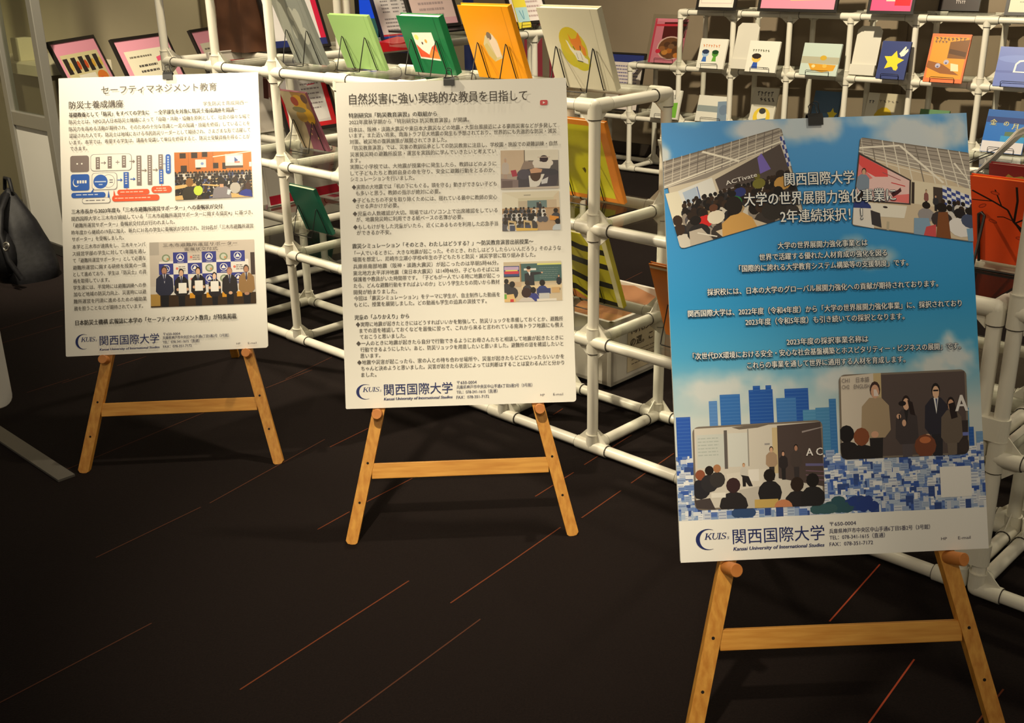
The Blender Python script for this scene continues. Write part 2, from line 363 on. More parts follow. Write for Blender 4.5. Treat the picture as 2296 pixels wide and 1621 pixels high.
def rack(root, at, cols, da, db, panels=(), rail_skip=()):
    """cols: {(i, j): top level}; rails run between neighbouring columns at every level both reach. at(i, j, z) -> point"""
    for (i, j), top in cols.items():
        mb = MB(); mb.tube(at(i, j, Z0 - (.0 if True else 0)), at(i, j, lev(int(top)) + (.0 if top == int(top) else LV * (top - int(top)))), PR, M_PIPE); mb.build('pole', root)
    for (i, j), top in cols.items():
        for n in range(int(top) + 1):
            z = lev(n); dirs = []
            if n < top: dirs.append(Z)
            if n > 0: dirs.append(-Z)
            for (di, dj, nm) in ((1, 0, 'rail'), (-1, 0, ''), (0, 1, 'cross_rail'), (0, -1, '')):
                k = (i + di, j + dj)
                if k in cols and int(cols[k]) >= n and (i, j, di, dj, n) not in rail_skip:
                    p, q = at(i, j, z), at(*k, z); dirs.append((q - p).normalized())
                    if nm: mb = MB(); mb.tube(p, q, PR, M_PIPE, 12, caps=False); mb.build(nm, root)
            joint(root, at(i, j, z), dirs)
    for (i, j, n) in panels:
        p = [at(i, j, lev(n)), at(i + 1, j, lev(n)), at(i + 1, j + 1, lev(n)), at(i, j + 1, lev(n))]
        u = (p[1] - p[0]).normalized() * .012; w = (p[3] - p[0]).normalized() * .006; h = Z * PR
        mb = MB(); mb.prism([p[0] + u - w + h, p[1] - u - w + h, p[2] - u + w + h, p[3] + u + w + h], Z * .003, M_ACR); mb.build('shelf_panel', root)

# the long rack behind the easels
R2 = thing('display_rack', 'long stepped rack of white pipes running behind the easels', 'display rack', RP(1, 0, 0))
cols = {}
for i in range(-1, 9):
    top = 4.35 if i <= 1 else (3 if i <= 5 else 2)
    cols[(i, 0)] = top
    cols[(i, 1)] = 4.35 if i == -1 else (3 if i <= 5 else 2)
rack(R2, lambda i, j, z: RP(i, DEP * j, z), cols, 0, 0, [(i, 0, 3) for i in range(0, 5)] + [(i, 0, 2) for i in range(0, 8)] + [(i, 0, 1) for i in range(0, 8)])
# the wing going back from its left end
R5 = thing('display_rack', 'pipe rack with framed notices, running back from behind the green book', 'display rack', RP(0, .57, 0))
wb = [.60, .89, 1.21, 1.53, 1.85]
cols = {(i, j): 3 for i in (-1, 0) for j in range(5)}
rack(R5, lambda i, j, z: RP(i, wb[j], z), cols, 0, 0, [(-1, j, n) for j in range(4) for n in (1, 2, 3)])
for z, j in ((3, 0), (2, 0), (1, 0), (0, 0)):                                       # short rails tying the wing to the long rack
    for i in (-1, 0):
        mb = MB(); mb.tube(RP(i, DEP, lev(z)), RP(i, wb[0], lev(z)), PR, M_PIPE, caps=False); mb.build('cross_rail', R5)
for n in (1, 2, 3):
    mb = MB(); mb.box(RP(-1, DEP + .012, lev(n) + PR) + A * .006, A * (BAY - .012), B * (wb[0] - DEP - .024), Z * .003, M_ACR); mb.build('shelf_panel', R5)
for d in (-.012, .030):
    mb = MB(); mb.tube(RP(-.12, wb[0] - .05 + d, lev(3)), RP(-.12, wb[0] - .05 + d, 1.45), PR, M_PIPE); mb.build('pole', R5)
# the taller rack at the right edge
R3 = thing('display_rack', 'tall white pipe rack cut off by the right edge', 'display rack', RP(8.12, 0, 0))
rack(R3, lambda i, j, z: RP(8.115 + i, DEP * j, z), {(i, j): 4.2 for i in (0, 1) for j in (0, 1)}, 0, 0, [(0, 0, 2), (0, 0, 1)])
for z in (.345, .075):                                                                    # wide clips tying the two racks together
    c0, c1 = RP(8, 0, z), RP(8.115, 0, z); mb = MB(); n = 10; pts = []
    for c, s in ((c1, 1), (c0, -1)):
        for k in range(n + 1):
            t = -math.pi / 2 + math.pi * k / n; pts.append(c + A * (s * math.cos(t) * .0175) + B * (s * math.sin(t) * .0175))
    mb.prism(pts, Z * .045, M_JOINT); mb.build('clip', R3)
# second bay at the back, carrying the orange book
R6 = thing('display_rack', 'low white pipe bay behind the blue poster, carrying the orange book', 'display rack', RP(7, .32, 0))
rack(R6, lambda i, j, z: RP(i, .33 + .28 * j, z), {(i, j): 2 for i in (6, 7, 8) for j in (0, 1)}, 0, 0, [(6, 0, 2), (7, 0, 2), (6, 0, 1), (7, 0, 1)])
# rack along the back wall
K0 = FA((-2.06 - 1) * BAY, 3.036); K6 = FA((3.84 - 1) * BAY, 3.155)
A4 = (K6 - K0).normalized(); B4 = V((-A4.y, A4.x, 0)); BY4 = .3195
def KP(k, b, z=0.): return K0 + A4 * (k * BY4) + B4 * b + Z * z
R4 = thing('display_rack', 'wide white pipe rack of picture books along the back wall', 'display rack', KP(1, 0, 0))
cols = {}
for k in range(-2, 9):
    for j in (0, 1): cols[(k, j)] = 3 if k >= 1 else (2 if k == 0 else 1)
rack(R4, lambda k, j, z: KP(k, .26 * j, z), cols, 0, 0, [(k, 0, n) for k in range(1, 8) for n in (1, 2, 3)] + [(0, 0, 1), (0, 0, 2), (-1, 0, 1), (-2, 0, 1)])
R7 = thing('display_rack', 'low front bay of white pipes below the blue picture book at right', 'display rack', KP(6, -.45, 0))
rack(R7, lambda k, j, z: KP(k, -.46 + .36 * j, z), {(k, j): 1 for k in (6, 7, 8) for j in (0, 1)}, 0, 0, [(6, 0, 1), (7, 0, 1)])

# ================================================================== EASELS, POSTERS, CLIPS
PW, PHT = .515, .728
def hom(px):
    src = np.array([(0, 0), (1, 0), (1, 1), (0, 1)], float); M = []
    for (x, y), (u, v) in zip(px, src):
        M.append([x, y, 1, 0, 0, 0, -u * x, -u * y, -u]); M.append([0, 0, 0, x, y, 1, -v * x, -v * y, -v])
    return np.linalg.svd(np.array(M))[2][-1].reshape(3, 3)
class Sheet:
    def __init__(s, key, px, base, yaw, tilt, spin):
        s.h = hom(px); yaw, tilt, spin = map(math.radians, (yaw, tilt, spin))
        ex = V((math.cos(yaw), math.sin(yaw), 0)); n = V((-math.sin(yaw), math.cos(yaw), 0)); ev = math.cos(tilt) * Z + math.sin(tilt) * n
        s.ex = math.cos(spin) * ex + math.sin(spin) * ev; s.ev = -math.sin(spin) * ex + math.cos(spin) * ev
        s.n = s.ex.cross(s.ev); s.ob = V(base)                        # bottom centre, n towards the viewer
        if s.n.y > 0: s.n = -s.n
        s.ex0 = ex; s.tilt = tilt; s.back = n; s.tl = s.ob - s.ex * PW / 2 + s.ev * PHT
    def uv(s, x, y):
        q = s.h @ np.array([x, y, 1.]); return q[0] / q[2], q[1] / q[2]
    def art(s, base=.0003): return Art(s.tl, s.ex * PW, -s.ev * PHT, s.n, base)
    def text(s, owner, t, xl, yl, xr, hpx, col=(72, 66, 62), bold=0., shear=0., lift=.0022, dx=0, dy=0, cy=.38, slope=-.034):
        u0, v0 = s.uv(xl, yl); u1, v1 = s.uv(xr, yl + slope * (xr - xl)); k = abs(s.uv(xl, yl + hpx)[1] - v0) * PHT / .93
        w = (u1 - u0) * PW; o = s.tl + s.ex * (u0 * PW + dx) - s.ev * (v0 * PHT + dy) + s.n * lift
        def final(f, x, y, span, st={'x0': None}):
            return o + s.ex * (f * w) + s.ev * ((y - cy) * k)
        letter(owner, t, final, col, bold, shear, s.n)
def board(s, name, label, r_b=.007):
    root = thing(name, label, 'poster', s.ob); mb = MB(); pts = []
    for cx, cy, a, rr in ((PW - .002, .002, -90, .002), (PW - r_b, PHT - r_b, 0, r_b), (.003, PHT - .003, 90, .003), (.002, .002, 180, .002)):
        for j in range(5):
            t = math.radians(a + 22.5 * j); pts.append(s.tl + s.ex * (cx + rr * math.cos(t)) - s.ev * (cy + rr * math.sin(t)))
    mb.prism(pts[::-1], -s.n * .005, M_PAPER, M_FOAM); mb.build('board', root); return root
def easel(s, label, gl, gr, seed, bar_z, peg_tilt=(0, 0)):
    """A-frame easel in the plane just behind the sheet. gl, gr: pixels of the feet"""
    off = -s.n * .0062; O0 = s.ob + off; nn = s.n
    f0, f1 = [atp(q, O0, nn) for q in (gl, gr)]; f0 = f0 + s.ev * (-f0.z / s.ev.z); f1 = f1 + s.ev * (-f1.z / s.ev.z)
    mid = (f0 + f1) / 2; root = thing('easel', label, 'easel', V((mid.x, mid.y, 0))); th = .020; wd_ = .0265
    span = (f1 - f0).length; ux = (f1 - f0).normalized(); hgt = .985
    top0, top1 = mid - ux * .016 + s.ev * hgt, mid + ux * .016 + s.ev * hgt
    legs = []
    for f, t in ((f0, top0), (f1, top1)):
        d = (t - f).normalized(); x = d.cross(nn).normalized(); mb = MB(); x = x if x.dot(ux) > 0 else -x; L_ = (t - f).length
        q = .006; prof = [(-wd_ / 2 + q, 0), (wd_ / 2 - q, 0), (wd_ / 2, q), (wd_ / 2, L_), (-wd_ / 2, L_), (-wd_ / 2, q)]
        mb.prism([f + x * a + d * b for a, b in prof], -nn * th, M_WV)
        for zz in (.095, .185): mb.tube(f + d * zz - nn * .0005, f + d * zz + nn * .0004, .0029, M_HOLE, 10)
        leg = sub(mb.build('leg', root, .0015)); legs.append((f, d))
    za = bar_z
    a, b = [f + d * za for f, d in legs]; mb = MB(); e = (b - a).normalized(); w2 = s.ev * .0345
    mb.box(a + e * .0125 - nn * .015 - w2 / 2, (b - a) - e * .025, w2, nn * .013, M_WH); mb.build('crossbar', root, .0012)
    mb = MB(); mb.box(top0 - ux * .02 - nn * .018 - s.ev * .05, (top1 - top0) + ux * .04, s.ev * .05, -nn * .018, M_WH); mb.build('top_block', root)
    mb = MB(); tm = (top0 + top1) / 2 - nn * .04; bk = V((mid.x, mid.y, 0)) + s.back * .82; d = (tm - bk).normalized(); mb.box(bk - ux * .012, ux * .024, s.back * .018, (tm - bk), M_WV); mb.build('rear_leg', root)
    for (f, d), pt in zip(legs, peg_tilt):
        k = ((s.ob - f).dot(s.ev) - .0125) / d.dot(s.ev); c = f + d * k; ax = (nn + ux * pt).normalized()
        mb = MB(); mb.tube(c - ax * .004, c + ax * .034, .0112, M_PEG, 18); mb.build('peg', root, .001)
    return root
def clip(s, px, label):
    u, v = s.uv(*px); p = s.tl + s.ex * (u * PW) - s.ev * .0; mb = MB(); w = .0125
    e = s.ex; n = s.n; v_ = s.ev; prof = [(.0045, -.013), (.0055, -.013), (.0062, .0), (.002, .0075), (-.008, .0075), (-.0125, 0), (-.0118, -.013), (-.0108, -.013), (-.011, 0), (-.007, .0062), (.001, .0062), (.0048, 0)]
    root = thing('binder_clip', label, 'clip', p)
    mb.prism([p - e * w + n * a + v_ * b for a, b in prof], e * 2 * w, M_BLACK); mb.build('clip_body', root)
    for sg in (1, -1):
        mb = MB(); q = p + n * (.002 if sg > 0 else -.008) + v_ * .0075; up = (v_ * .95 + n * (.18 * sg)).normalized()
        mb.path([q - e * .008, q - e * .0055 + up * .010, q - e * .0062 + up * .015, q - e * .003 + up * .019, q + e * .003 + up * .019, q + e * .0062 + up * .015, q + e * .0055 + up * .010, q + e * .008], .0009, M_BLACK, 6); mb.build('wire_handle', root)

S1 = Sheet('a', [(131, 173), (578, 158), (601, 780), (148, 800)], (-.889, 2.674, .278), 3.32, 24.02, .29)
S2 = Sheet('b', [(753, 181), (1267, 172), (1293, 902), (775, 918)], (-.115, 2.267, .284), 2.05, 21.08, -.14)
S3 = Sheet('c', [(1482, 272), (2165, 247), (2215, 1231), (1526, 1262)], (.528, 1.586, .289), 2.08, 21.95, .40)
P1 = board(S1, 'poster', 'white Japanese poster on the left easel, brightly lit, with a blue and orange diagram')
P2 = board(S2, 'poster', 'white Japanese poster on the middle easel, full of text and three photos')
P3 = board(S3, 'poster', 'large blue sky and city poster on the right easel')
easel(S1, 'wooden easel at left holding the poster with the diagram', (185, 1060), (625, 1038), 1, .164)
easel(S2, 'wooden easel in the middle holding the text poster with three photos', (787, 1218), (1286, 1200), 2, .166)
e3l, e3r = (1551, 1695), (2246, 1690)
easel(S3, 'wooden easel at right holding the blue poster', e3l, e3r, 3, .180, (.25, .42))
clip(S1, (376, 165), 'black binder clip on the top edge of the diagram poster')
clip(S2, (1006, 177), 'black binder clip on the top edge of the text poster')
clip(S3, (1825, 260), 'black binder clip on the top edge of the blue poster')

INK = (84, 78, 74); DK = (52, 48, 46); NAVY = (38, 48, 104)
def T(S, P, rows, h, col=INK, bold=0., **k):
    for r in rows: S.text(('lettering', P), r[0], r[1], r[2], r[3], r[4] if len(r) > 4 else h, col, bold, **k)
T(S1, P1, [("セーフティマネジメント教育", 227, 200, 486)], 19, (92, 86, 80), .008)
T(S1, P1, [("防災士養成講座", 155, 234, 276)], 17, (78, 72, 70), .012)
T(S1, P1, [("学生防災士育成関西ー", 455, 230, 556)], 10, INK)
T(S1, P1, [("基礎教養として「防災」をすべての学生に　－全学部生を対象に防災士養成講座を開講－", 155, 256, 533),
  ("三木市長から2023年度も「三木市避難所運営サポーター」への委嘱状が交付", 161, 474, 499),
  ("日本防災士機構 広報誌に本学の「セーフティマネジメント教育」が特集掲載", 170, 724, 530, 12)], 10.5, DK, .025)
T(S1, P1, [("防災士とは、NPO法人日本防災士機構によって「自助・共助・協働を原則として、社会の様々な場で", 155, 272, 560),
  ("防災力を高める活動が期待され、そのための十分な意識と一定の知識・技能を修得」していることを", 155, 288, 560),
  ("認証された人です。防災士は地域における市民防災リーダーとして期待され、さまざまな形で活躍して", 156, 303, 561),
  ("います。本学では、希望する学生は、講義を受講して単位を修得すると、防災士受験資格を得ることが", 156, 318, 560),
  ("できます。", 158, 332, 196), ("関西国際大学と三木市が締結している「三木市避難所運営サポーターに関する協定※」に基づき、", 161, 490, 567),
  ("「避難所運営サポーター」委嘱状交付式が行われました。", 165, 505, 392),
  ("昨年度から継続の19名に加え、新たに31名の学生に委嘱状が交付され、計50名が「三木市避難所運営", 161, 521, 568),
  ("サポーター」を受嘱しました。", 162, 536, 278), ("本学と三木市が連携をし、三木キャンパ", 163, 553, 326), ("ス経営学部の学生に対して1年間を通し", 163, 568.5, 327),
  ("て「避難所運営サポーター」として必要な", 164, 584, 327), ("避難所運営に関する研修を授業の一環", 164, 600, 327), ("として進めており、学生は「防災士」の資", 165, 615, 328),
  ("格を取得しています。", 165, 630, 246), ("学生達には、平常時には避難訓練への参", 165, 645, 328), ("加など地域の防災力向上、災害時には避", 166, 660, 328),
  ("難所運営を円滑に進めるための補助業", 166, 676, 329), ("務を担うことなどが期待されています。", 167, 692, 321)], 10, INK, .006)
T(S2, P2, [("自然災害に強い実践的な教員を目指して", 783, 218.5, 1180)], 25, (78, 72, 68), .014)
T(S2, P2, [("特別研究Ⅱ「防災教育演習」の取組から", 782, 255, 979), ("震災シミュレーション「そのとき、わたしはどうする？」～防災教育演習出前授業～", 790, 549, 1195), ("児童の「ふりかえり」から", 795, 710, 917)], 11, DK, .022)
T(S2, P2, [("2022年度秋学期から「特別研究Ⅱ 防災教育演習」が開講。", 783, 270, 1050), ("日本は、阪神・淡路大震災や東日本大震災などの地震・大型台風接近による豪雨災害などが多発して", 783, 287, 1246),
  ("います。また近い将来、南海トラフ巨大地震の発生も予想されており、世界的にも先進的な防災・減災", 783, 300, 1246), ("対策、被災地の復興施策が展開されてきました。", 784, 314, 1001),
  ("「防災教育演習」では、災害の教訓伝承としての防災教育に注目し、学校園・施設での避難訓練・自然", 790, 328, 1248), ("災害発災時の避難所設営・運営を実践的に学んでいきたいと考えてい", 785, 342.5, 1111), ("ます。", 785, 356, 808),
  ("実際に小学校では、大地震が授業中に発生したら、教師はどのように", 785, 370.5, 1112), ("して子どもたちと教師自身の命を守り、安全に避難行動をとるのか、", 786, 385, 1108), ("シミュレーションを行いました。", 786, 398, 929),
  ("◆実際の大地震では「机の下にもぐる。頭を守る」動きができない子ども", 789, 416, 1113), ("も多いと思う。教師の指示が絶対に必要。", 798, 430, 987), ("◆子どもたちの不安を取り除くためには、揺れている最中に教師の安心", 790, 446, 1114), ("させる声かけが必要。", 798, 459, 894),
  ("◆児童の人数確認が大切。現場ではパソコン上で出席確認をしている", 791, 476, 1115), ("が、地震発災時に利用できる紙ベースの名簿が必要。", 799, 489, 1038), ("◆もしもけがをした児童がいたら、近くにあるものを利用した応急手当", 792, 506, 1116), ("ができるか不安。", 800, 519, 877),
  ("「一人でいるときに、大きな地震が起こった。そのとき、わたしはどうしたらいいんだろう」そのような", 795, 565, 1257), ("場面を想定し、尼崎市立潮小学校4年生の子どもたちと防災・減災学習に取り組みました。", 791, 579, 1200),
  ("兵庫県南部地震（阪神・淡路大震災）が起こったのは早朝5時46分。", 792, 595, 1117), ("東北地方太平洋沖地震（東日本大震災）は14時46分。子どものそばには", 792, 610, 1119), ("保護者や教員がいた時間帯です。「子どもが一人でいる時に地震が起こっ", 792, 624, 1120),
  ("たら、どんな避難行動をすればよいのか」という学生たちの問いから教材", 793, 638.5, 1120), ("開発が始まりました。", 793, 653, 890), ("今回は「震災シミュレーション」をテーマに学生が、自主制作した動画を", 794, 667, 1121), ("もとに、授業を展開しました。どの動画も学生の迫真の演技です。", 794, 681, 1091),
  ("◆実際に地震が起きたときにはどうすればいいかを勉強して、防災リュックを準備しておくとか、避難所", 798, 726, 1262), ("までの道を確認しておくなどを最後に習って、これから来ると言われている南海トラフ地震にも備え", 806, 740, 1263), ("ておこうと思いました。", 807, 754, 910),
  ("◆一人のときに地震が起きたら自分で行動できるようにお母さんたちと相談して地震が起きたときに", 799, 769, 1263), ("行動できるようにしたい。あと、防災リュックを用意したいと思いました。避難所の道を確認したいと", 808, 783, 1263), ("思います。", 808, 797, 853),
  ("◆地震や災害が起こったら、家の人との待ち合わせ場所や、災害が起きたらどこにいったらいいかを", 801, 812, 1265), ("ちゃんと決めようと思いました。災害が起きたら状況によっては判断はすることは変わるんだと分かり", 810, 826, 1265), ("ました。", 810, 840, 844)], 10.5, INK, .008)
def T3(rows, h, bold=.02):
    for t, x, y, xr in rows:
        for q_, (dx, dy) in enumerate(((-.0008, 0), (.0008, 0), (0, -.0008), (0, .0008), (.001, .001))):
            S3.text(('lettering', P3), t, x, y, xr, h, (44, 62, 84), bold, dx=dx, dy=dy, lift=.0041 + .00003 * q_)
        S3.text(('lettering', P3), t, x, y, xr, h, (236, 236, 234), bold, lift=.0044)
T3([("関西国際大学", 1756, 399, 1911), ("大学の世界展開力強化事業に", 1666, 445, 2004), ("2年連続採択！！", 1747, 482.6, 1930)], 30, .012)
T3([("大学の世界展開力強化事業とは", 1741, 548.3, 1941), ("世界で活躍する優れた人材育成の強化を図る", 1700, 574.5, 1985), ("「国際的に誇れる大学教育システム構築等の支援制度」です。", 1655, 600, 2032),
  ("採択校には、日本の大学のグローバル展開力強化への貢献が期待されております。", 1584, 653, 2099), ("関西国際大学は、2022年度（令和4年度）から「大学の世界展開力強化事業」に、採択されており", 1541, 701.5, 2152),
  ("2023年度（令和5年度）も引き続いての採択となります。", 1669, 720.6, 2024), ("2023年度の採択事業名称は", 1761, 765, 1943),
  ("「次世代DX環境における安全・安心な社会基盤構築とホスピタリティー・ビジネスの展開」です。", 1552, 797.3, 2150), ("これらの事業を通して世界に通用する人材を育成します。", 1673, 817.6, 2026)], 15.5, .016)

# footer: the university's mark, name and address
def footer(S, P, name, eng, addr, hp, mail, lg, k):
    T(S, P, [("関西国際大学", *name)], 26 * k, NAVY, .004, slope=-.033); T(S, P, [("Kansai University of International Studies", *eng)], 8 * k, NAVY, .03, shear=.22, cy=.28, slope=-.033)
    for t, r in zip(("〒650-0004", "兵庫県神戸市中央区中山手通6丁目5番2号（3号館）", "TEL：078-341-1615（直通）", "FAX：078-351-7172"), addr): T(S, P, [(t, *r)], 8.5 * k, (64, 62, 92), .01)
    T(S, P, [("HP", *hp)], 6.5 * k, (90, 86, 100), cy=.34); T(S, P, [("E-mail", *mail)], 7 * k, (90, 86, 100), cy=.34)
    a = S.art(.0006 if k < 1.2 else .0022); x0, y0, x1, y1 = lg; u0, v0 = S.uv(x0, y0); u1, v1 = S.uv(x1, y1); w = u1 - u0; h = v1 - v0
    def q(x, y): return (u0 + x * w, v0 + y * h)
    rim = []; inn = []                                        # crescent sweeping round the left of the letters
    for j in range(25):
        t = math.radians(-62 - 232 * j / 24); f = j / 24; th = .012 + .085 * math.sin(math.pi * f) ** 1.2
        rim.append(q(.36 + .36 * math.cos(t), .56 - .5 * -math.sin(t) * 1)); inn.append(q(.36 + (.36 - th) * math.cos(t) + .02 * math.sin(math.pi * f), .56 + (.5 - th * .9) * math.sin(t)))
    a.map = None
    for j in range(24): a.P([rim[j], rim[j + 1], inn[j + 1], inn[j]], NAVY)
    def glyph(polys, x, y, s):                                # slanted serif capitals
        for pl in polys: a.P([q(x + (px_ + .18 * (1 - py)) * s, y + py * s * 1.25) for px_, py in pl], NAVY)
    def bar(x0, y0, x1, y1): return [(x0, y0), (x1, y0), (x1, y1), (x0, y1)]
    Kp = [bar(.1, 0, .26, 1), bar(0, 0, .36, .05), bar(0, .95, .36, 1), [(.26, .55), (.68, .03), (.76, .03), (.30, .64)], [(.36, .46), (.48, .38), (.86, .97), (.68, .97)], bar(.58, 0, .86, .05), bar(.6, .95, .94, 1)]
    Up = [bar(.1, 0, .24, .72), bar(0, 0, .36, .05), bar(.7, 0, .77, .72), bar(.6, 0, .88, .05), [(.1, .7), (.24, .7), (.34, .92), (.52, .94), (.7, .7), (.77, .7), (.6, 1), (.3, 1)]]
    Ip = [bar(.1, 0, .25, 1), bar(0, 0, .36, .05), bar(0, .95, .36, 1)]
    Sp = [[(.62, .25), (.56, .25), (.5, .07), (.3, .06), (.18, .2), (.1, .18), (.22, .02), (.4, 0), (.64, .02)], [(.1, .16), (.2, .16), (.24, .36), (.6, .56), (.68, .78), (.54, .78), (.5, .66), (.14, .44)], [(.68, .74), (.58, .94), (.34, 1), (.06, .98), (.04, .72), (.1, .72), (.18, .92), (.4, .94), (.56, .78)]]
    for pl, x in ((Kp, .25), (Up, .45), (Ip, .64), (Sp, .72)): glyph(pl, x, .27, .235)
    glyph(Sp, .905, .45, .10)
    a.build('logo', P)
footer(S1, P1, (224, 764, 357), (224, 784.5, 358), ((366, 749.5, 404), (365, 758, 513), (365, 767.5, 447), (366, 777.5, 430)), (530, 771, 539), (556, 770, 575), (169, 748, 219, 780), .86)
footer(S2, P2, (861, 874, 1015), (861, 895.5, 1015), ((1025, 858, 1069), (1024, 868.5, 1194), (1024, 879.5, 1116), (1024, 891, 1097)), (1212, 886.5, 1222), (1241, 885, 1263), (798, 860, 857, 893), 1)
footer(S3, P3, (1641.5, 1203, 1846.5), (1643, 1231.5, 1846.5), ((1858, 1175, 1917), (1857, 1191.5, 2083), (1858, 1205.5, 1982), (1858, 1220.5, 1955)), (2108, 1209, 2121), (2146, 1207, 2174), (1558, 1184, 1636, 1228), 1.32)

# ---- pictures printed on the posters
def photo(S, P, quad, paint, r=0., base=.0006, asp=1.45, name='photograph'):
    q = [S.uv(*p) for p in quad]; a = S.art(base)
    def mp(u, v):
        if r:
            ry = r * asp
            for cx, cy, sx, sy in ((r, ry, -1, -1), (1 - r, ry, 1, -1), (1 - r, 1 - ry, 1, 1), (r, 1 - ry, -1, 1)):
                if (u - cx) * sx > 0 and (v - cy) * sy > 0:
                    dx, dy = (u - cx) / r, (v - cy) / ry; l = math.hypot(dx, dy)
                    if l > 1: u, v = cx + dx / l * r, cy + dy / l * ry
        x = [(1 - u) * (1 - v) * q[0][k] + u * (1 - v) * q[1][k] + u * v * q[2][k] + (1 - u) * v * q[3][k] for k in (0, 1)]
        return min(1., max(0., x[0])), min(1., max(0., x[1]))
    a.map = mp
    if r: a.RR(0, 0, 1, 1, r, (120, 110, 100), asp)
    paint(a); a.build(name, P); return mp
def on(S, P, mp, t, u0, v0, u1, h, col, bold=0., lift=.0027):
    """lettering inside a printed picture"""
    (a, b), (c, d) = mp(u0, v0), mp(u1, v0); e, f = mp(u0, v0 + h); o = S.tl + S.ex * (a * PW) - S.ev * (b * PHT) + S.n * lift
    X = S.ex * ((c - a) * PW) - S.ev * ((d - b) * PHT); Y = S.ex * ((a - e) * PW) + S.ev * ((f - b) * PHT)
    letter(('lettering', P), t, (lambda fr, x, y, span: o + X * fr + Y * ((y - .36) / .8)), col, bold, 0, S.n)
SK = (214, 172, 142); HR = [(34, 27, 24), (46, 34, 28), (28, 24, 24), (58, 42, 32)]
def rnd(a): return random.choice(a)
def lecture(a):
    a.R(0, 0, 1, .46, (196, 116, 48)); a.P([(0, .0), (.5, 0), (.55, .44), (0, .46)], (186, 106, 44))
    for x in (.18, .35, .5, .72): a.R(x, 0, x + .006, .45, (160, 88, 36))
    for x, y, w, h in ((.07, .02, .08, .11), (.22, .01, .08, .12), (.36, .0, .07, .11), (.08, .28, .08, .16), (.28, .27, .06, .1), (.5, .24, .07, .12), (.62, .24, .05, .14)): a.R(x, y, x + w, y + h, (52, 40, 34))
    a.P([(.5, .1), (1, .0), (1, .02), (.5, .12)], (226, 220, 206)); a.R(.27, .16, .41, .33, (208, 212, 208)); a.E(.36, .25, .02, .03, (120, 140, 190))
    a.R(.66, .06, .89, .31, (196, 202, 204)); a.R(.68, .1, .87, .24, (226, 230, 230)); a.P([(.78, .12), (.83, .2), (.78, .23)], (70, 90, 150)); a.R(.78, .22, .85, .25, (214, 110, 90)); a.R(.66, .31, .89, .36, (90, 70, 56))
    a.R(.97, .24, 1, .34, (224, 224, 218)); a.R(0, .43, 1, 1, (120, 92, 62))
    for row in range(9):
        y = .43 + .055 * row * (1 + row * .03); s = .012 + .0024 * row
        for j in range(26 - row * 2):
            x = (j + random.random() * .7) / (26 - row * 2)
            if random.random() < .45: a.P([(x - .04, y + .06), (x + .07, y + .02), (x + .08, y + .035), (x - .03, y + .08)], rnd([(198, 160, 104), (222, 206, 176), (206, 176, 120)]))
            a.back(x, y, s, rnd(HR), rnd([(40, 38, 42), (196, 192, 186), (90, 86, 90), (58, 52, 50), (150, 146, 144), (60, 70, 110)]), 1.6)
    for p in ([(.0, .7), (.3, .66), (.34, .70), (0, .78)], [(.0, .92), (.14, .9), (.1, 1), (0, 1)], [(.72, .9), (.98, .96), (1, 1), (.7, 1)], [(.36, .68), (.58, .72), (.56, .75), (.36, .71)]): a.P(p, (206, 170, 112))
    a.back(.19, .64, .05, (134, 92, 48), (54, 48, 38), 1.6); a.back(.3, .67, .03, (40, 34, 30), (190, 210, 70), 1.6); a.back(.78, .62, .035, (56, 44, 36), (176, 170, 162), 1.6)
    a.P([(.48, 1), (.5, .8), (.55, .75), (.66, .75), (.72, .82), (.73, 1)], (128, 122, 128)); a.E(.605, .64, .05, .09, (44, 36, 32)); a.R(.58, .7, .63, .77, (198, 154, 124)); a.P([(.68, .82), (.73, .84), (.7, .94), (.67, .92)], (196, 206, 214))
    a.P([(.82, .94), (.86, .86), (.93, .82), (.99, .86), (1, 1), (.9, .98)], (44, 54, 140)); a.E(.945, .76, .032, .08, (70, 46, 36))
photo(S1, P1, [(390, 340), (562.5, 336), (566, 439.5), (393, 447.6)], lecture)
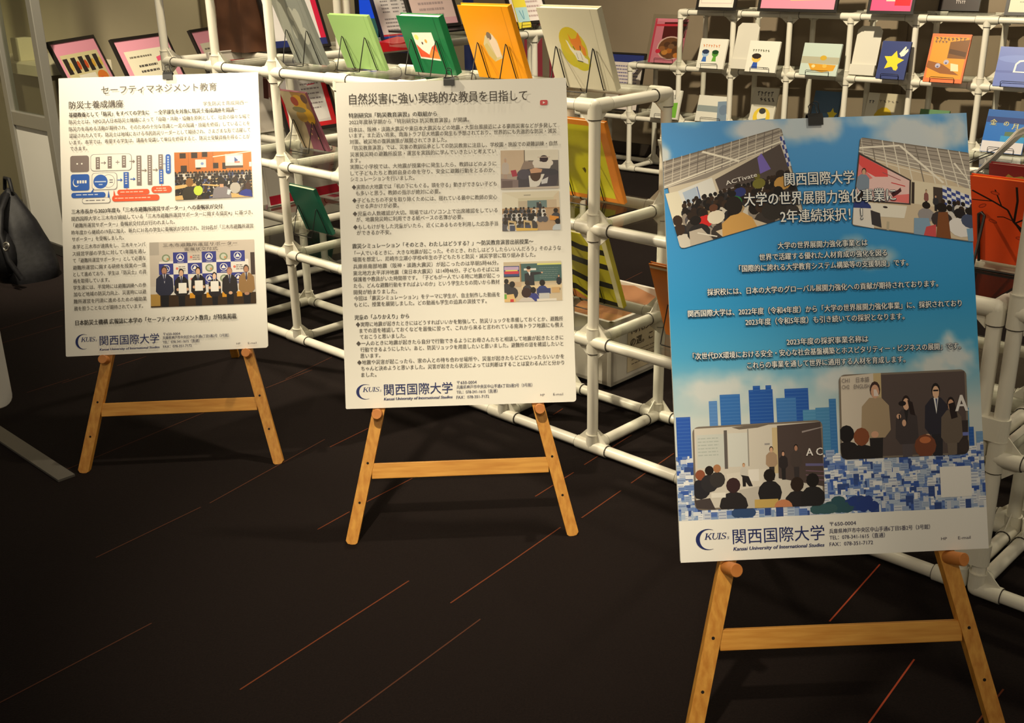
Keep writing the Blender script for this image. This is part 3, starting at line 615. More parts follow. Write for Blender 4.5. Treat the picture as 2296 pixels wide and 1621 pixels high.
def ceremony(a):
    a.R(0, 0, 1, 1, (198, 188, 176)); a.R(.09, .3, .94, .82, (226, 222, 216)); a.R(0, 0, .09, .2, (176, 168, 158)); a.R(.96, .2, 1, .55, (70, 58, 54))
    for r in range(3):
        for c in range(6):
            x, y = .085 + c * .137, .165 + r * .17
            if (r + c) % 2: a.R(x, y, x + .137, y + .17, (56, 62, 140)); a.E(x + .068, y + .078, .037, .058, (232, 230, 228)); a.E(x + .068, y + .078, .03, .047, (56, 62, 140)); a.P([(x + .068, y + .04), (x + .092, y + .1), (x + .044, y + .1)], (232, 230, 228)); a.R(x + .04, y + .148, x + .1, y + .156, (200, 200, 210))
            elif r % 2 == 0 and c % 4 == 0 or (r == 1 and c == 3): a.E(x + .07, y + .085, .04, .06, (130, 144, 116)); a.E(x + .07, y + .085, .026, .04, (196, 200, 184)); a.E(x + .085, y + .1, .012, .018, (200, 150, 110))
            else: a.greek(x + .05, y + .05, x + .12, 3, .03, (120, 116, 116)); a.E(x + .035, y + .08, .012, .02, (222, 120, 100))
    a.R(0, .82, 1, 1, (60, 42, 24)); a.R(0, .8, .09, .98, (176, 140, 70)); a.R(0, .68, .06, .8, (206, 198, 186))
    for x in (.37, .53, .68, .82): a.R(x, .8, x + .05, .88, (214, 150, 40))
    for cx, top, hair, coat, w, sh, sk in ((.135, .37, (62, 48, 42), (44, 46, 66), .17, (204, 206, 220), (176, 128, 104)), (.295, .42, (36, 28, 26), (38, 34, 36), .14, (226, 224, 222), SK), (.455, .40, (36, 28, 26), (38, 34, 36), .14, (226, 224, 222), SK),
                                           (.61, .49, (26, 22, 24), (40, 36, 40), .12, (222, 220, 220), (232, 196, 172)), (.755, .42, (150, 110, 92), (42, 38, 40), .15, (200, 198, 200), (190, 140, 116)), (.915, .39, (70, 60, 54), (150, 116, 74), .155, (220, 216, 214), (178, 132, 106))):
        a.person(cx, top, 1.12 - top, w, hair, coat, (26, 24, 28), sk, sh)
        a.P([(cx - .006, top + .11), (cx + .006, top + .11), (cx + .009, top + .22), (cx, top + .24), (cx - .009, top + .22)], (60, 60, 84))
    for cx, y in ((.305, .64), (.46, .61), (.61, .63)): a.E(cx - .045, y + .1, .014, .022, SK); a.E(cx + .045, y + .1, .014, .022, SK); a.R(cx - .038, y, cx + .038, y + .16, (240, 238, 232))
    a.E(.76, .82, .018, .025, SK); a.E(.915, .84, .024, .024, (178, 132, 106))
mp = photo(S1, P1, [(334.5, 543), (569, 535.7), (574.4, 680.3), (338.5, 689.7)], ceremony)
on(S1, P1, mp, "三木市避難所運営サポーター", .13, .05, .84, .048, (96, 90, 88)); on(S1, P1, mp, "委嘱状交付式", .33, .122, .65, .045, (96, 90, 88))
# the flow diagram
def zd(x, y): return (120 + x / 4.502, 150 + y / 4.502)
def diagram(a):
    G, BL, OR, WH, GL = (128, 116, 112), (52, 98, 184), (232, 92, 56), (238, 235, 226), (130, 126, 130)
    def X(x): return (x - 160) / 1040
    def Y(y): return (y - 870) / 520
    def rr(x0, y0, x1, y1, r, c): a.RR(X(x0), Y(y0), X(x1), Y(y1), r / 1040, c, 2.0)
    def ring(x0, y0, x1, y1, r, c): rr(x0, y0, x1, y1, r, c); rr(x0 + 4, y0 + 4, x1 - 4, y1 - 4, r, WH)
    def vbar(x, y0, y1, w, c): a.R(X(x - w), Y(y0), X(x + w), Y(y1), c); [a.R(X(x - w * .4), Y(y0 + 14 + k * 24), X(x + w * .4), Y(y0 + 26 + k * 24), (206, 202, 200)) for k in range(int((y1 - y0 - 20) / 24))]
    def arrow(x0, x1, y, c): a.R(X(x0), Y(y - 4), X(x1 - 12), Y(y + 4), c); a.P([(X(x1 - 24), Y(y - 20)), (X(x1), Y(y)), (X(x1 - 24), Y(y + 20)), (X(x1 - 18), Y(y))], c)
    rr(168, 885, 355, 1052, 24, G); a.E(X(238), Y(968), .008, .016, WH); a.E(X(284), Y(968), .008, .016, WH)
    ring(372, 875, 785, 1048, 34, GL); vbar(445, 905, 1030, 21, G); arrow(476, 530, 966, G); vbar(565, 900, 1025, 21, G); a.R(X(624), Y(958), X(664), Y(966), G); a.R(X(641), Y(941), X(647), Y(983), G); vbar(708, 895, 1020, 21, G); arrow(762, 820, 957, G)
    rr(172, 1075, 357, 1242, 24, BL); a.E(X(225), Y(1160), .032, .085, WH); a.E(X(232), Y(1152), .032, .08, BL)
    for k in range(4): a.R(X(234 + k * 26), Y(1138), X(252 + k * 26), Y(1168), WH)
    ring(383, 1066, 636, 1240, 30, GL); a.E(X(550), Y(1152), .062, .13, GL, 24); a.E(X(550), Y(1152), .058, .122, WH, 24); a.E(X(470), Y(1156), .069, .138, BL, 24); a.R(X(412), Y(1150), X(526), Y(1162), (190, 206, 232)); a.R(X(452), Y(1180), X(490), Y(1190), (190, 206, 232))
    for y in (1136, 1160): a.R(X(560), Y(y), X(594), Y(y + 12), GL)
    arrow(640, 692, 1144, BL); vbar(728, 1065, 1228, 26, BL); arrow(768, 822, 1138, BL); vbar(858, 900, 1205, 24, G); vbar(967, 898, 1202, 22, G); vbar(1078, 893, 1050, 22, G); vbar(1082, 1050, 1196, 22, BL); rr(1128, 893, 1180, 1094, 22, BL)
    a.R(X(1100), Y(988), X(1130), Y(993), BL); arrow(884, 938, 1052, G); arrow(996, 1050, 1050, G)
    for k in range(6): a.R(X(1145), Y(915 + 26 * k), X(1163), Y(932 + 26 * k), (176, 196, 228))
    a.P([(X(405), Y(1216)), (X(372), Y(1262)), (X(392), Y(1264))], BL); rr(176, 1262, 518, 1316, 24, BL); a.greek(X(222), Y(1280), X(470), 1, .05, (200, 212, 236))
    a.P([(X(548), Y(1244)), (X(540), Y(1318)), (X(562), Y(1320))], BL); ring(284, 1318, 566, 1376, 22, GL); a.greek(X(320), Y(1340), X(530), 1, .05, GL)
    a.P([(X(602), Y(1242)), (X(598), Y(1318)), (X(622), Y(1312))], OR); rr(638, 1244, 960, 1298, 24, OR); rr(982, 1218, 1186, 1288, 30, OR); rr(584, 1302, 1060, 1364, 28, OR); a.R(X(731), Y(1228), X(736), Y(1250), OR); a.R(X(1083), Y(1196), X(1088), Y(1222), OR)
    for x0, y, x1 in ((668, 1264, 930), (1030, 1236, 1140), (1010, 1258, 1160), (612, 1326, 1020)): a.greek(X(x0), Y(y), X(x1), 1, .05, (246, 190, 170))
photo(S1, P1, [zd(160, 876), zd(1200, 848), zd(1208, 1362), zd(166, 1394)], diagram, name='diagram')
def drill(a):
    a.R(0, 0, 1, 1, (176, 160, 150)); a.R(0, 0, .42, .6, (206, 184, 160)); a.R(.42, 0, 1, .27, (226, 220, 206)); a.R(.405, 0, .42, .32, (104, 92, 82)); a.R(.48, .27, 1, 1, (92, 86, 88)); a.P([(.4, .3), (.6, .28), (.6, .6), (.3, .62)], (150, 132, 122))
    a.person(.08, .19, .7, .13, (190, 176, 166), (196, 184, 176), (180, 156, 142), (196, 160, 136)); a.P([(.17, .52), (.26, .5), (.29, .66), (.2, .68)], (172, 56, 76))
    a.E(.72, .42, .15, .12, (222, 214, 206)); a.E(.62, .34, .07, .09, (226, 218, 210)); a.E(.85, .34, .06, .08, (226, 218, 210)); a.E(.75, .23, .075, .09, (52, 34, 44)); a.R(.64, .18, .86, .2, (206, 188, 176))
    a.P([(.26, 1), (.28, .68), (.42, .5), (.6, .46), (.94, .5), (1, .62), (.96, .92), (.8, 1)], (74, 68, 78)); a.E(.4, .62, .12, .13, (84, 78, 92)); a.P([(.5, 1), (.48, .66), (.76, .62), (.66, .92)], (226, 222, 216)); a.E(.6, .64, .095, .17, (84, 60, 48)); a.P([(.5, .5), (.6, .46), (.72, .5), (.7, .58), (.52, .6)], (206, 160, 130)); a.P([(.7, .78), (.82, .7), (.8, .86), (.7, .88)], (210, 210, 214)); a.E(.86, .58, .14, .08, (66, 64, 74))
    a.P([(0, .72), (.3, .76), (.3, .98), (0, .98)], (136, 118, 118)); a.R(.02, .78, .2, 1, (110, 92, 92)); a.P([(0, .96), (1, .94), (1, 1), (0, 1)], (200, 188, 176))
photo(S2, P2, [(1121.4, 334.7), (1249.7, 332.8), (1252, 420), (1122.7, 422.8)], drill)
def room(a):
    a.R(0, 0, 1, .3, (226, 218, 196)); a.P([(0, .0), (.28, .18), (.28, .4), (0, .5)], (232, 226, 206)); a.P([(.9, .14), (1, .0), (1, .5), (.9, .4)], (222, 206, 180)); a.R(.28, .16, .9, .24, (214, 206, 180)); a.R(.44, .23, .78, .42, (112, 136, 138)); a.R(.6, .28, .64, .42, (60, 60, 62)); a.R(.78, .22, .95, .44, (206, 186, 160)); a.R(.28, .24, .44, .42, (196, 182, 160))
    a.R(0, .42, 1, 1, (176, 140, 104)); a.P([(.55, .45), (.9, .45), (.95, 1), (.5, 1)], (190, 160, 128))
    for k in range(4): a.R(.38 + .02 * k, .08, .5, .1, (150, 146, 134))
    for row in range(5):
        for j in range(9):
            x = .03 + j * .085 + random.random() * .04; y = .42 + row * .09
            if j > 5 and row > 2: continue
            a.R(x - .03, y + .07, x + .05, y + .1, (222, 178, 116)); a.back(x, y, .02 + .004 * row, rnd(HR), rnd([(226, 224, 222), (60, 60, 66), (200, 198, 200), (90, 88, 96)]), 1.3)
    a.person(.66, .26, .3, .06, HR[0], (50, 50, 56)); a.back(.5, .66, .055, HR[0], (70, 66, 66), 1.3); a.back(.93, .5, .04, HR[1], (70, 70, 78), 1.3); a.P([(.82, .62), (.98, .66), (.97, .76), (.82, .74)], (224, 150, 60)); a.back(.96, .78, .05, HR[0], (196, 206, 216), 1.3)
    for x in (.1, .37): a.P([(x, .72), (x + .14, .76), (x + .15, .97), (x + .12, .97), (x + .1, .8), (x + .02, .78), (x + .02, .96), (x, .95)], (206, 180, 136)); a.R(x + .03, .86, x + .12, 1, (74, 80, 106))
    a.P([(.24, .92), (.62, .95), (.6, 1), (.24, 1)], (226, 186, 90))
photo(S2, P2, [(1125, 429), (1252, 425.3), (1256, 513.4), (1126, 516.6)], room)
def teach(a):
    a.R(0, 0, 1, 1, (206, 190, 164)); a.R(.3, .05, 1, .5, (74, 106, 106)); a.R(.3, .0, 1, .05, (216, 206, 180)); a.R(.58, .05, 1, .09, (226, 226, 130)); a.R(.35, .17, .56, .22, (226, 226, 222)); a.greek(.62, .16, .95, 6, .05, (140, 160, 156), .15); a.R(.28, .05, .3, .55, (160, 120, 80)); a.R(.3, .5, 1, .53, (196, 180, 150))
    a.R(0, .1, .27, .36, (60, 80, 130)); a.R(.01, .12, .26, .2, (196, 170, 206)); a.R(.01, .23, .26, .3, (206, 60, 80)); a.R(.03, .2, .24, .23, (226, 214, 120)); a.R(0, .36, .27, .38, (40, 40, 46))
    a.P([(.36, .3), (.5, .26), (.66, .27), (.65, .31), (.52, .34), (.53, .66), (.4, .66), (.36, .5)], (44, 44, 50)); a.E(.66, .28, .016, .02, SK); a.E(.43, .2, .034, .065, SK); a.E(.43, .155, .038, .042, HR[0]); a.P([(.42, .26), (.46, .26), (.45, .36)], (226, 226, 226))
    a.person(.95, .34, .4, .09, HR[0], (48, 48, 54)); a.R(0, .5, .3, .62, (196, 170, 140)); a.R(.3, .6, 1, .68, (222, 200, 160))
    for x, y, r, h, c in ((.04, .48, .04, HR[0], (60, 58, 62)), (.14, .56, .05, HR[0], (58, 54, 58)), (.4, .53, .042, HR[1], (60, 58, 64)), (.66, .54, .05, HR[0], (56, 70, 130)), (.5, .72, .05, HR[0], (60, 66, 140))): a.back(x, y, r, h, c, 1.4)
    a.R(.56, .68, .8, .82, (56, 66, 116)); a.R(.6, .8, .78, .94, (196, 196, 196)); a.back(.38, .78, .085, (58, 36, 34), (206, 198, 192), 1.3); a.P([(0, .82), (.16, .8), (.2, 1), (0, 1)], (226, 190, 130)); a.R(0, .8, .04, .92, (110, 170, 70)); a.R(.1, .93, .16, 1, (206, 60, 60)); a.R(.82, .66, .96, .8, (206, 170, 120)); a.R(.56, .94, .9, 1, (226, 220, 210))
photo(S2, P2, [(1128.6, 586.3), (1257.8, 583.2), (1260.9, 672.5), (1131.4, 676.8)], teach)
def play(a): a.RR(0, 0, 1, 1, .2, (206, 84, 86), 1.3); a.P([(.38, .26), (.7, .5), (.38, .74)], (240, 230, 226))
photo(S2, P2, [(1209, 222), (1226, 221.5), (1226, 233), (1209, 233.5)], play, name='play_mark')

# ---- the blue poster
a = S3.art(.0003)
SKY = [(0, (88, 156, 222)), (.22, (62, 148, 216)), (.42, (48, 146, 206)), (.54, (74, 160, 206)), (.62, (140, 182, 200)), (.68, (196, 206, 206)), (.76, (206, 212, 212)), (.92, (206, 210, 212))]
def blend(c, k, q): return tuple(c[j] * (1 - k) + q[j] * k for j in range(3))
def skyc(v):
    for (v0, c0), (v1, c1) in zip(SKY, SKY[1:]):
        if v <= v1: return blend(c0, (v - v0) / (v1 - v0), c1)
    return SKY[-1][1]
CLD = [(*S3.uv(*p), rx, ry, k, c) for p, rx, ry, k, c in (((1700, 283), .10, .030, .8, (214, 216, 220)), ((1800, 275), .13, .045, .9, (196, 206, 214)), ((1850, 268), .06, .05, .9, (206, 212, 218)), ((2060, 300), .16, .055, .9, (206, 212, 218)), ((2130, 275), .10, .06, .8, (206, 212, 216)), ((1940, 262), .09, .02, .7, (196, 212, 224)),
       ((1545, 262), .05, .02, .55, (170, 214, 226)), ((1484, 342), .03, .035, 1, (220, 224, 224)), ((1915, 548), .05, .03, .9, (190, 200, 204)), ((1950, 572), .08, .03, .8, (186, 198, 204)), ((2125, 760), .045, .03, 1.1, (214, 216, 216)), ((2150, 800), .07, .05, 1.1, (206, 210, 212)), ((2080, 830), .10, .05, .9, (206, 210, 210)), ((1640, 870), .20, .05, .8, (204, 208, 208)), ((1900, 850), .22, .05, .7, (204, 208, 210)))]
def skycol(u, v):
    c = skyc(v); w = noise.fractal(V((u * 7, v * 10, 2.3)), 1, 2, 5) * .55; w2 = noise.fractal(V((u * 22, v * 30, 7.1)), 1, 2, 3) * .25
    for cu, cv, rx, ry, k, q in CLD:
        g = math.exp(-((u - cu) / rx) ** 2 - ((v - cv) / ry) ** 2); m_ = max(0, min(1, (g * (1 + w + w2) - .28) * 2.1 * k)); c = blend(c, m_ * .92, q)
    return c
NU, NV = 130, 150; a.k += 1; a.hold = True; VB = .80
gc = [[skycol(i / NU, VB * j / NV) for j in range(NV + 1)] for i in range(NU + 1)]
for i in range(NU):
    for j in range(NV): a.P([((i + di) / NU, VB * (j + dj) / NV) for di, dj in ((0, 0), (1, 0), (1, 1), (0, 1))], [gc[i + di][j + dj] for di, dj in ((0, 0), (1, 0), (1, 1), (0, 1))])
a.hold = False
random.seed(21)
def zc(x, y): return S3.uv(1470 + x / 3.0013, 740 + y / 3.0013)
def bl(x0, y0, x1, y1, c, win=True):
    (u0, v0), (u1, v1) = zc(x0, y0), zc(x1, y1); a.R(u0, v0, u1, v1, c)
    if win:
        n = max(2, int((y1 - y0) / 22))
        for k in range(n): a.R(u0 + .002, v0 + (v1 - v0) * (k + .3) / n, u1 - .002, v0 + (v1 - v0) * (k + .55) / n, blend(c, .16, (150, 190, 230)))
for t in ((135, 585, 250, 1000, (44, 88, 180)), (355, 475, 430, 900, (84, 132, 196)), (428, 432, 585, 900, (52, 108, 182)), (622, 400, 806, 900, (34, 84, 168)), (650, 372, 700, 410, (34, 84, 168)), (735, 368, 775, 410, (34, 84, 168)),
          (862, 392, 1045, 900, (36, 86, 172)), (806, 455, 960, 900, (60, 116, 186)), (985, 535, 1130, 900, (78, 140, 186)), (1070, 520, 1225, 960, (70, 132, 182)), (1160, 460, 1228, 900, (56, 116, 180)), (2095, 520, 2120, 900, (80, 150, 190)), (2100, 650, 2150, 960, (40, 92, 176)), (2150, 680, 2225, 1000, (110, 150, 196))): bl(*t)
u0, v0 = zc(130, 890); vb = S3.uv(1523, 1168)[1]
a.R(0, v0, 1, vb, (136, 160, 200))
CITY = [(214, 220, 230), (176, 192, 216), (92, 122, 190), (230, 232, 236), (60, 92, 172), (150, 170, 206), (200, 206, 220), (112, 140, 196), (54, 78, 140), (222, 226, 232)]
for row in range(24):
    v = v0 - .012 + (vb - v0) * (row / 24) ** .95; u = -random.random() * .02; a.k += 2; a.hold = True; wn = []
    while u < 1:
        w = random.uniform(.006, .030); h = random.uniform(.007, .030); c = rnd(CITY); v1 = v + random.uniform(-.008, .008)
        if random.random() < .82:
            a.R(u, v1, u + w, min(vb, v1 + h), c)
            if w > .015 and h > .012: wn.append((u, v1, w, h, c))
        u += w
    a.k += 1
    for u, v1, w, h, c in wn:
        for q in range(3): a.R(u + .002, v1 + h * (.15 + .28 * q), u + w - .002, min(vb, v1 + h * (.25 + .28 * q)), blend(c, .3, (40, 60, 120)))
    a.hold = False
for x, y, rx, c in ((1330, 1150, .05, (44, 66, 128)), (1200, 1195, .06, (48, 84, 96)), (620, 1235, .05, (52, 76, 120)), (1430, 1170, .04, (40, 62, 132)), (1120, 1215, .05, (58, 92, 98))):
    u, v = zc(x, y); [a.E(u + random.gauss(0, rx * .5), min(vb - .012, v + random.gauss(0, .006)), rx * .4, .011, c, 9) for _ in range(9)]
a.R(0, vb, 1, 1, (238, 236, 230))
a.build('printed_sky_and_city', P3)
def truss(a, flip=False):
    a.P([(0, 0), (1, 0), (1, .36), (0, .42)], (150, 142, 134))
def crowd(a, rows, y0, y1, r0, r1, cloths, x0=0., x1=1., n=15, asp=1.35):
    for k in range(rows):
        f = k / max(1, rows - 1); y = y0 + (y1 - y0) * f; r = r0 + (r1 - r0) * f; m = max(3, int(n * (r0 / r) ** .7))
        for j in range(m): a.back(x0 + (x1 - x0) * (j + random.random() * .8) / m, y + random.random() * .02, r * random.uniform(.85, 1.1), rnd(HR), rnd(cloths), asp)
CL = [(60, 54, 52), (206, 200, 190), (44, 42, 46), (176, 150, 112), (84, 80, 84), (150, 140, 130)]
random.seed(5)
def hall(a):
    a.R(0, 0, 1, 1, (206, 196, 178)); a.P([(0, 0), (1, 0), (1, .18), (.83, .2), (.34, .32), (0, .30)], (150, 142, 134))
    for k in range(9): a.L([(0, .04 + k * .032), (1, -.05 + k * .030)], .012, rnd([(226, 218, 204), (108, 100, 96), (196, 188, 176)]), .8)
    for k in range(16): a.L([(k / 15, 0), (k / 15 - .06, .26)], .006, rnd([(206, 198, 186), (110, 102, 98)]), .8)
    a.L([(.36, .02), (.62, .24)], .022, (236, 230, 216), .8); a.L([(0, .28), (1, .15)], .02, (232, 226, 212), .8)
    a.P([(.40, .36), (.96, .18), (.98, .55), (.42, .66)], (84, 74, 72)); a.P([(.76, .26), (.8, .22), (.84, .42), (.75, .44)], (120, 104, 190)); a.R(.97, .1, 1, .45, (206, 206, 216))
    for k in range(7): a.R(.97 + .015 * (k % 2), .1 + .05 * k, .985 + .015 * (k % 2), .15 + .05 * k, (60, 70, 140))
    a.P([(.1, .37), (.38, .33), (.39, .62), (.12, .7)], (222, 222, 220)); a.P([(.13, .4), (.24, .38), (.25, .66), (.15, .68)], (176, 192, 216)); a.R(.245, .38, .255, .66, (110, 130, 180)); a.P([(0, .36), (.1, .37), (.12, .7), (0, .74)], (226, 220, 200))
    a.R(.42, .5, .6, .51, (170, 165, 165)); crowd(a, 5, .50, .66, .016, .03, CL, .1, 1, 24); a.back(.72, .46, .026, (110, 104, 40), (120, 116, 50)); a.back(.56, .50, .024, HR[0], (46, 56, 120)); a.back(.5, .57, .03, HR[2], (44, 120, 60)); a.back(.9, .50, .035, HR[1], (196, 150, 80))
    crowd(a, 2, .68, .78, .036, .045, CL, 0, .95, 9); a.back(.24, .68, .032, HR[0], (206, 40, 40)); a.back(.33, .66, .035, (96, 60, 42), (226, 218, 200)); a.back(.17, .74, .046, HR[2], (40, 38, 40)); a.back(.78, .72, .05, HR[0], (50, 46, 44)); a.P([(.1, .84), (.2, .84), (.26, 1), (.08, 1)], (186, 176, 164)); a.L([(.16, .88), (.3, .98)], .012, (222, 216, 206))
    a.P([(.3, .92), (.6, .9), (.7, 1), (.34, 1)], (206, 190, 166)); a.P([(.34, 1), (.36, .86), (.44, .8), (.54, .8), (.6, .88), (.62, 1)], (206, 160, 92)); a.E(.49, .70, .065, .105, (36, 30, 28))
hq = [(1472, 362), (1749, 281), (1800, 474), (1525, 556)]
mp = photo(S3, P3, hq, hall, .03, .0019, 1.3); on(S3, P3, mp, "ACTivate", .47, .435, .72, .055, (226, 222, 220), .012, .0040)
def stage(a):
    a.R(0, 0, 1, 1, (206, 190, 166)); a.P([(0, 0), (1, 0), (1, .42), (.72, .30), (.0, .2)], (166, 158, 150))
    for k in range(8): a.L([(0, .02 + k * .028), (1, -.02 + k * .055)], .011, rnd([(232, 226, 214), (120, 112, 106), (206, 198, 188)]), .8)
    for k in range(11): a.L([(.1 * k, 0), (.1 * k + .08, .40)], .01, rnd([(226, 220, 208), (128, 120, 112)]), .8)
    a.L([(0, .12), (.36, .03), (.75, .38)], .024, (238, 232, 220), .8); a.L([(.85, .14), (1, .34)], .022, (238, 232, 220), .8)
    a.R(.46, .40, 1, .66, (222, 212, 190)); a.P([(.0, .17), (.47, .40), (.47, .68), (.0, .72)], (70, 60, 58)); a.P([(.01, .2), (.455, .41), (.455, .665), (.01, .70)], (232, 196, 196)); a.P([(.01, .2), (.26, .32), (.27, .40), (.16, .42), (.01, .34)], (226, 84, 84)); a.P([(.01, .3), (.14, .44), (.01, .52)], (228, 130, 130)); a.P([(.32, .6), (.455, .56), (.455, .665), (.3, .67)], (230, 120, 120))
    a.L([(.22, .36), (.38, .42)], .01, (160, 90, 96), .8); a.L([(.3, .46), (.42, .48)], .013, (206, 60, 66), .8); a.P([(.3, .58), (.36, .53), (.38, .5), (.39, .54), (.36, .58), (.32, .62)], (70, 34, 40))
    a.R(.475, .42, .50, .66, (64, 54, 50)); a.R(.66, .44, .76, .64, (70, 60, 56))
    for c in range(7):
        for r in range(7): a.P([(.74 + .038 * c, .41 + .036 * r + .012 * c), (.778 + .038 * c, .422 + .036 * r + .012 * c), (.778 + .038 * c, .458 + .036 * r + .012 * c), (.74 + .038 * c, .446 + .036 * r + .012 * c)], (60, 76, 150) if (c + r) % 2 else (226, 228, 232))
    a.person(.06, .34, .42, .11, (50, 36, 32), (128, 144, 166), (60, 54, 56)); a.person(.60, .48, .22, .04, HR[0], (140, 90, 86)); a.person(.68, .53, .18, .05, HR[0], (50, 50, 56)); a.P([(.1, .72), (.44, .70), (.42, .84), (.2, .86)], (230, 226, 216)); a.E(.26, .745, .02, .012, (50, 40, 40))
    a.back(.06, .66, .045, HR[1], (50, 64, 130)); a.P([(0, .8), (.15, .78), (.18, 1), (0, 1)], (226, 222, 218)); a.P([(.14, .8), (.22, .82), (.24, .98), (.16, .96)], (60, 56, 60)); a.R(.28, .9, .3, 1, (180, 170, 150))
    crowd(a, 2, .58, .64, .018, .026, [(60, 60, 66), (206, 202, 200), (44, 42, 46)], .72, 1, 6); a.back(.60, .66, .035, HR[0], (150, 146, 150)); a.back(.73, .66, .045, HR[0], (60, 52, 54)); a.back(.88, .7, .05, (34, 28, 30), (226, 224, 226)); a.back(.96, .66, .036, HR[0], (70, 80, 110)); a.P([(.7, .72), (.78, .7), (.8, 1), (.68, 1)], (126, 76, 44)); a.P([(.5, .82), (.62, .8), (.66, 1), (.5, 1)], (130, 160, 190)); a.P([(.6, .9), (.68, .86), (.68, 1), (.58, 1)], (200, 80, 84)); a.P([(.93, .86), (1, .84), (1, 1), (.94, 1)], (120, 160, 196))
photo(S3, P3, [(1926, 303), (2172, 338), (2185, 540), (1907, 502)], stage, .03, .0019, 1.3)
def panel_l(a):
    a.R(0, 0, 1, 1, (206, 200, 190)); a.R(.03, .1, .25, .5, (196, 200, 196)); a.R(.24, .06, .265, .52, (96, 90, 88)); a.R(.27, .1, .42, .5, (206, 208, 204)); a.R(.42, .06, .43, .5, (150, 146, 140)); a.P([(.3, .03), (.65, .0), (.5, .05), (.36, .06)], (110, 100, 90)); a.R(.61, .06, .66, .6, (200, 180, 140)); a.P([(.65, .04), (1, .0), (1, .78), (.65, .66)], (76, 64, 62)); a.P([(.84, .12), (1, .08), (1, .09), (.84, .14)], (150, 140, 140)); a.P([(.86, .50), (1, .51), (1, .54), (.86, .53)], (100, 96, 140))
    for k in range(3): a.P([(.86, .58 + .05 * k), (1, .6 + .05 * k), (1, .61 + .05 * k), (.86, .59 + .05 * k)], (120, 90, 110))
    a.greek(.04, .14, .2, 6, .04, (170, 178, 174), .3); a.R(.55, .24, .59, .26, (150, 146, 146)); a.P([(.25, .58), (.56, .54), (.5, .8), (.28, .8)], (214, 208, 198)); a.R(.42, .54, .5, .68, (226, 222, 216)); a.P([(.34, .78), (.5, .74), (.5, 1), (.38, 1)], (190, 184, 176))
    a.person(.6, .28, .4, .09, (48, 34, 30), (166, 140, 116), (50, 44, 44)); a.person(.69, .34, .34, .07, HR[0], (46, 40, 42), (40, 36, 38), (196, 150, 126)); a.person(.79, .27, .44, .09, HR[0], (72, 62, 60), (54, 48, 50), (170, 126, 104)); a.person(.385, .46, .28, .06, (150, 110, 60), (200, 196, 190), (34, 30, 32)); a.P([(.36, .6), (.42, .62), (.45, .74), (.42, .74)], (40, 36, 38))
    for x, y, r, h, c in ((.05, .58, .038, (140, 80, 56), (40, 38, 44)), (.12, .53, .034, HR[0], (46, 44, 48)), (.18, .51, .03, (170, 120, 84), (56, 52, 52)), (.3, .72, .055, (58, 38, 40), (42, 38, 40)), (.58, .62, .046, HR[0], (36, 33, 35)), (.79, .74, .052, HR[1], (40, 36, 38)), (.91, .7, .05, HR[2], (36, 34, 36))): a.back(x, y, r, h, c, 1.45)
    a.P([(.0, .88), (.12, .86), (.16, 1), (0, 1)], (70, 62, 62)); a.P([(.46, .9), (.64, .9), (.66, 1), (.46, 1)], (196, 166, 96)); a.E(.68, 1.0, .07, .09, (196, 130, 92)); a.R(.13, .8, .24, .86, (226, 222, 214))
mp = photo(S3, P3, [(1551, 956.6), (1841.5, 940), (1848, 1133), (1557, 1144)], panel_l, .05, .0019, 1.5); on(S3, P3, mp, "A C", .865, .365, .99, .1, (230, 226, 226), .02, .0040)
def panel_r(a):
    a.R(0, 0, 1, 1, (86, 74, 72)); a.R(0, 0, .27, 1, (206, 196, 184)); a.R(.27, 0, .33, .3, (190, 170, 130)); a.R(.9, .6, 1, 1, (54, 46, 46)); a.R(.92, .74, 1, .78, (110, 120, 190))
    for cx, top, h, w, hr, coat, lg, sk, sh in ((.28, .1, 1.1, .23, (64, 44, 40), (166, 146, 120), (38, 34, 36), (206, 160, 134), None), (.52, .28, .95, .18, (40, 28, 28), (66, 58, 60), (84, 76, 80), (222, 178, 150), (40, 36, 38)), (.755, .15, 1.0, .19, (32, 27, 27), (44, 42, 54), (40, 38, 44), (222, 180, 150), (226, 226, 228)), (.87, .32, .9, .17, (38, 28, 28), (104, 92, 82), (110, 98, 88), (206, 160, 132), None)): a.person(cx, top, h, w, hr, coat, lg, sk, sh)
    a.P([(.27, .19), (.29, .19), (.31, .27), (.27, .27)], (220, 206, 200)); a.E(.49, .37, .03, .03, (34, 26, 28)); a.P([(.53, .33), (.57, .36), (.59, .52), (.55, .5)], (40, 28, 28)); a.P([(.85, .4), (.9, .38), (.92, .56), (.87, .58)], (38, 28, 28)); a.E(.46, .52, .018, .03, (214, 170, 142)); a.E(.5, .6, .016, .04, (214, 170, 142)); a.R(.46, .5, .47, .56, (34, 30, 32)); a.R(.735, .225, .775, .245, (40, 34, 36)); a.P([(.75, .33), (.765, .33), (.76, .46)], (70, 76, 110))
    a.E(.27, .72, .03, .04, (206, 160, 134)); a.E(.68, .76, .02, .02, SK)
    a.back(.05, .7, .06, (30, 26, 28), (34, 30, 32), 1.5); a.back(.165, .74, .062, (130, 74, 48), (36, 32, 34), 1.5); a.back(.66, .88, .085, (120, 68, 46), (50, 42, 40), 1.4); a.E(.66, .81, .045, .04, (190, 112, 70)); a.back(.97, .9, .05, (60, 50, 48), (50, 44, 44), 1.4)
mp = photo(S3, P3, [(1878, 839), (2163.7, 826), (2171, 1018), (1883, 1030.5)], panel_r, .05, .0019, 1.5)
on(S3, P3, mp, "CH1　日本語", .02, .07, .235, .055, (120, 112, 112), 0, .0040); on(S3, P3, mp, "CH2　ENGLISH", .02, .145, .235, .055, (120, 112, 112), 0, .0040); on(S3, P3, mp, "A", .905, .39, 1.0, .22, (226, 222, 220), .03)
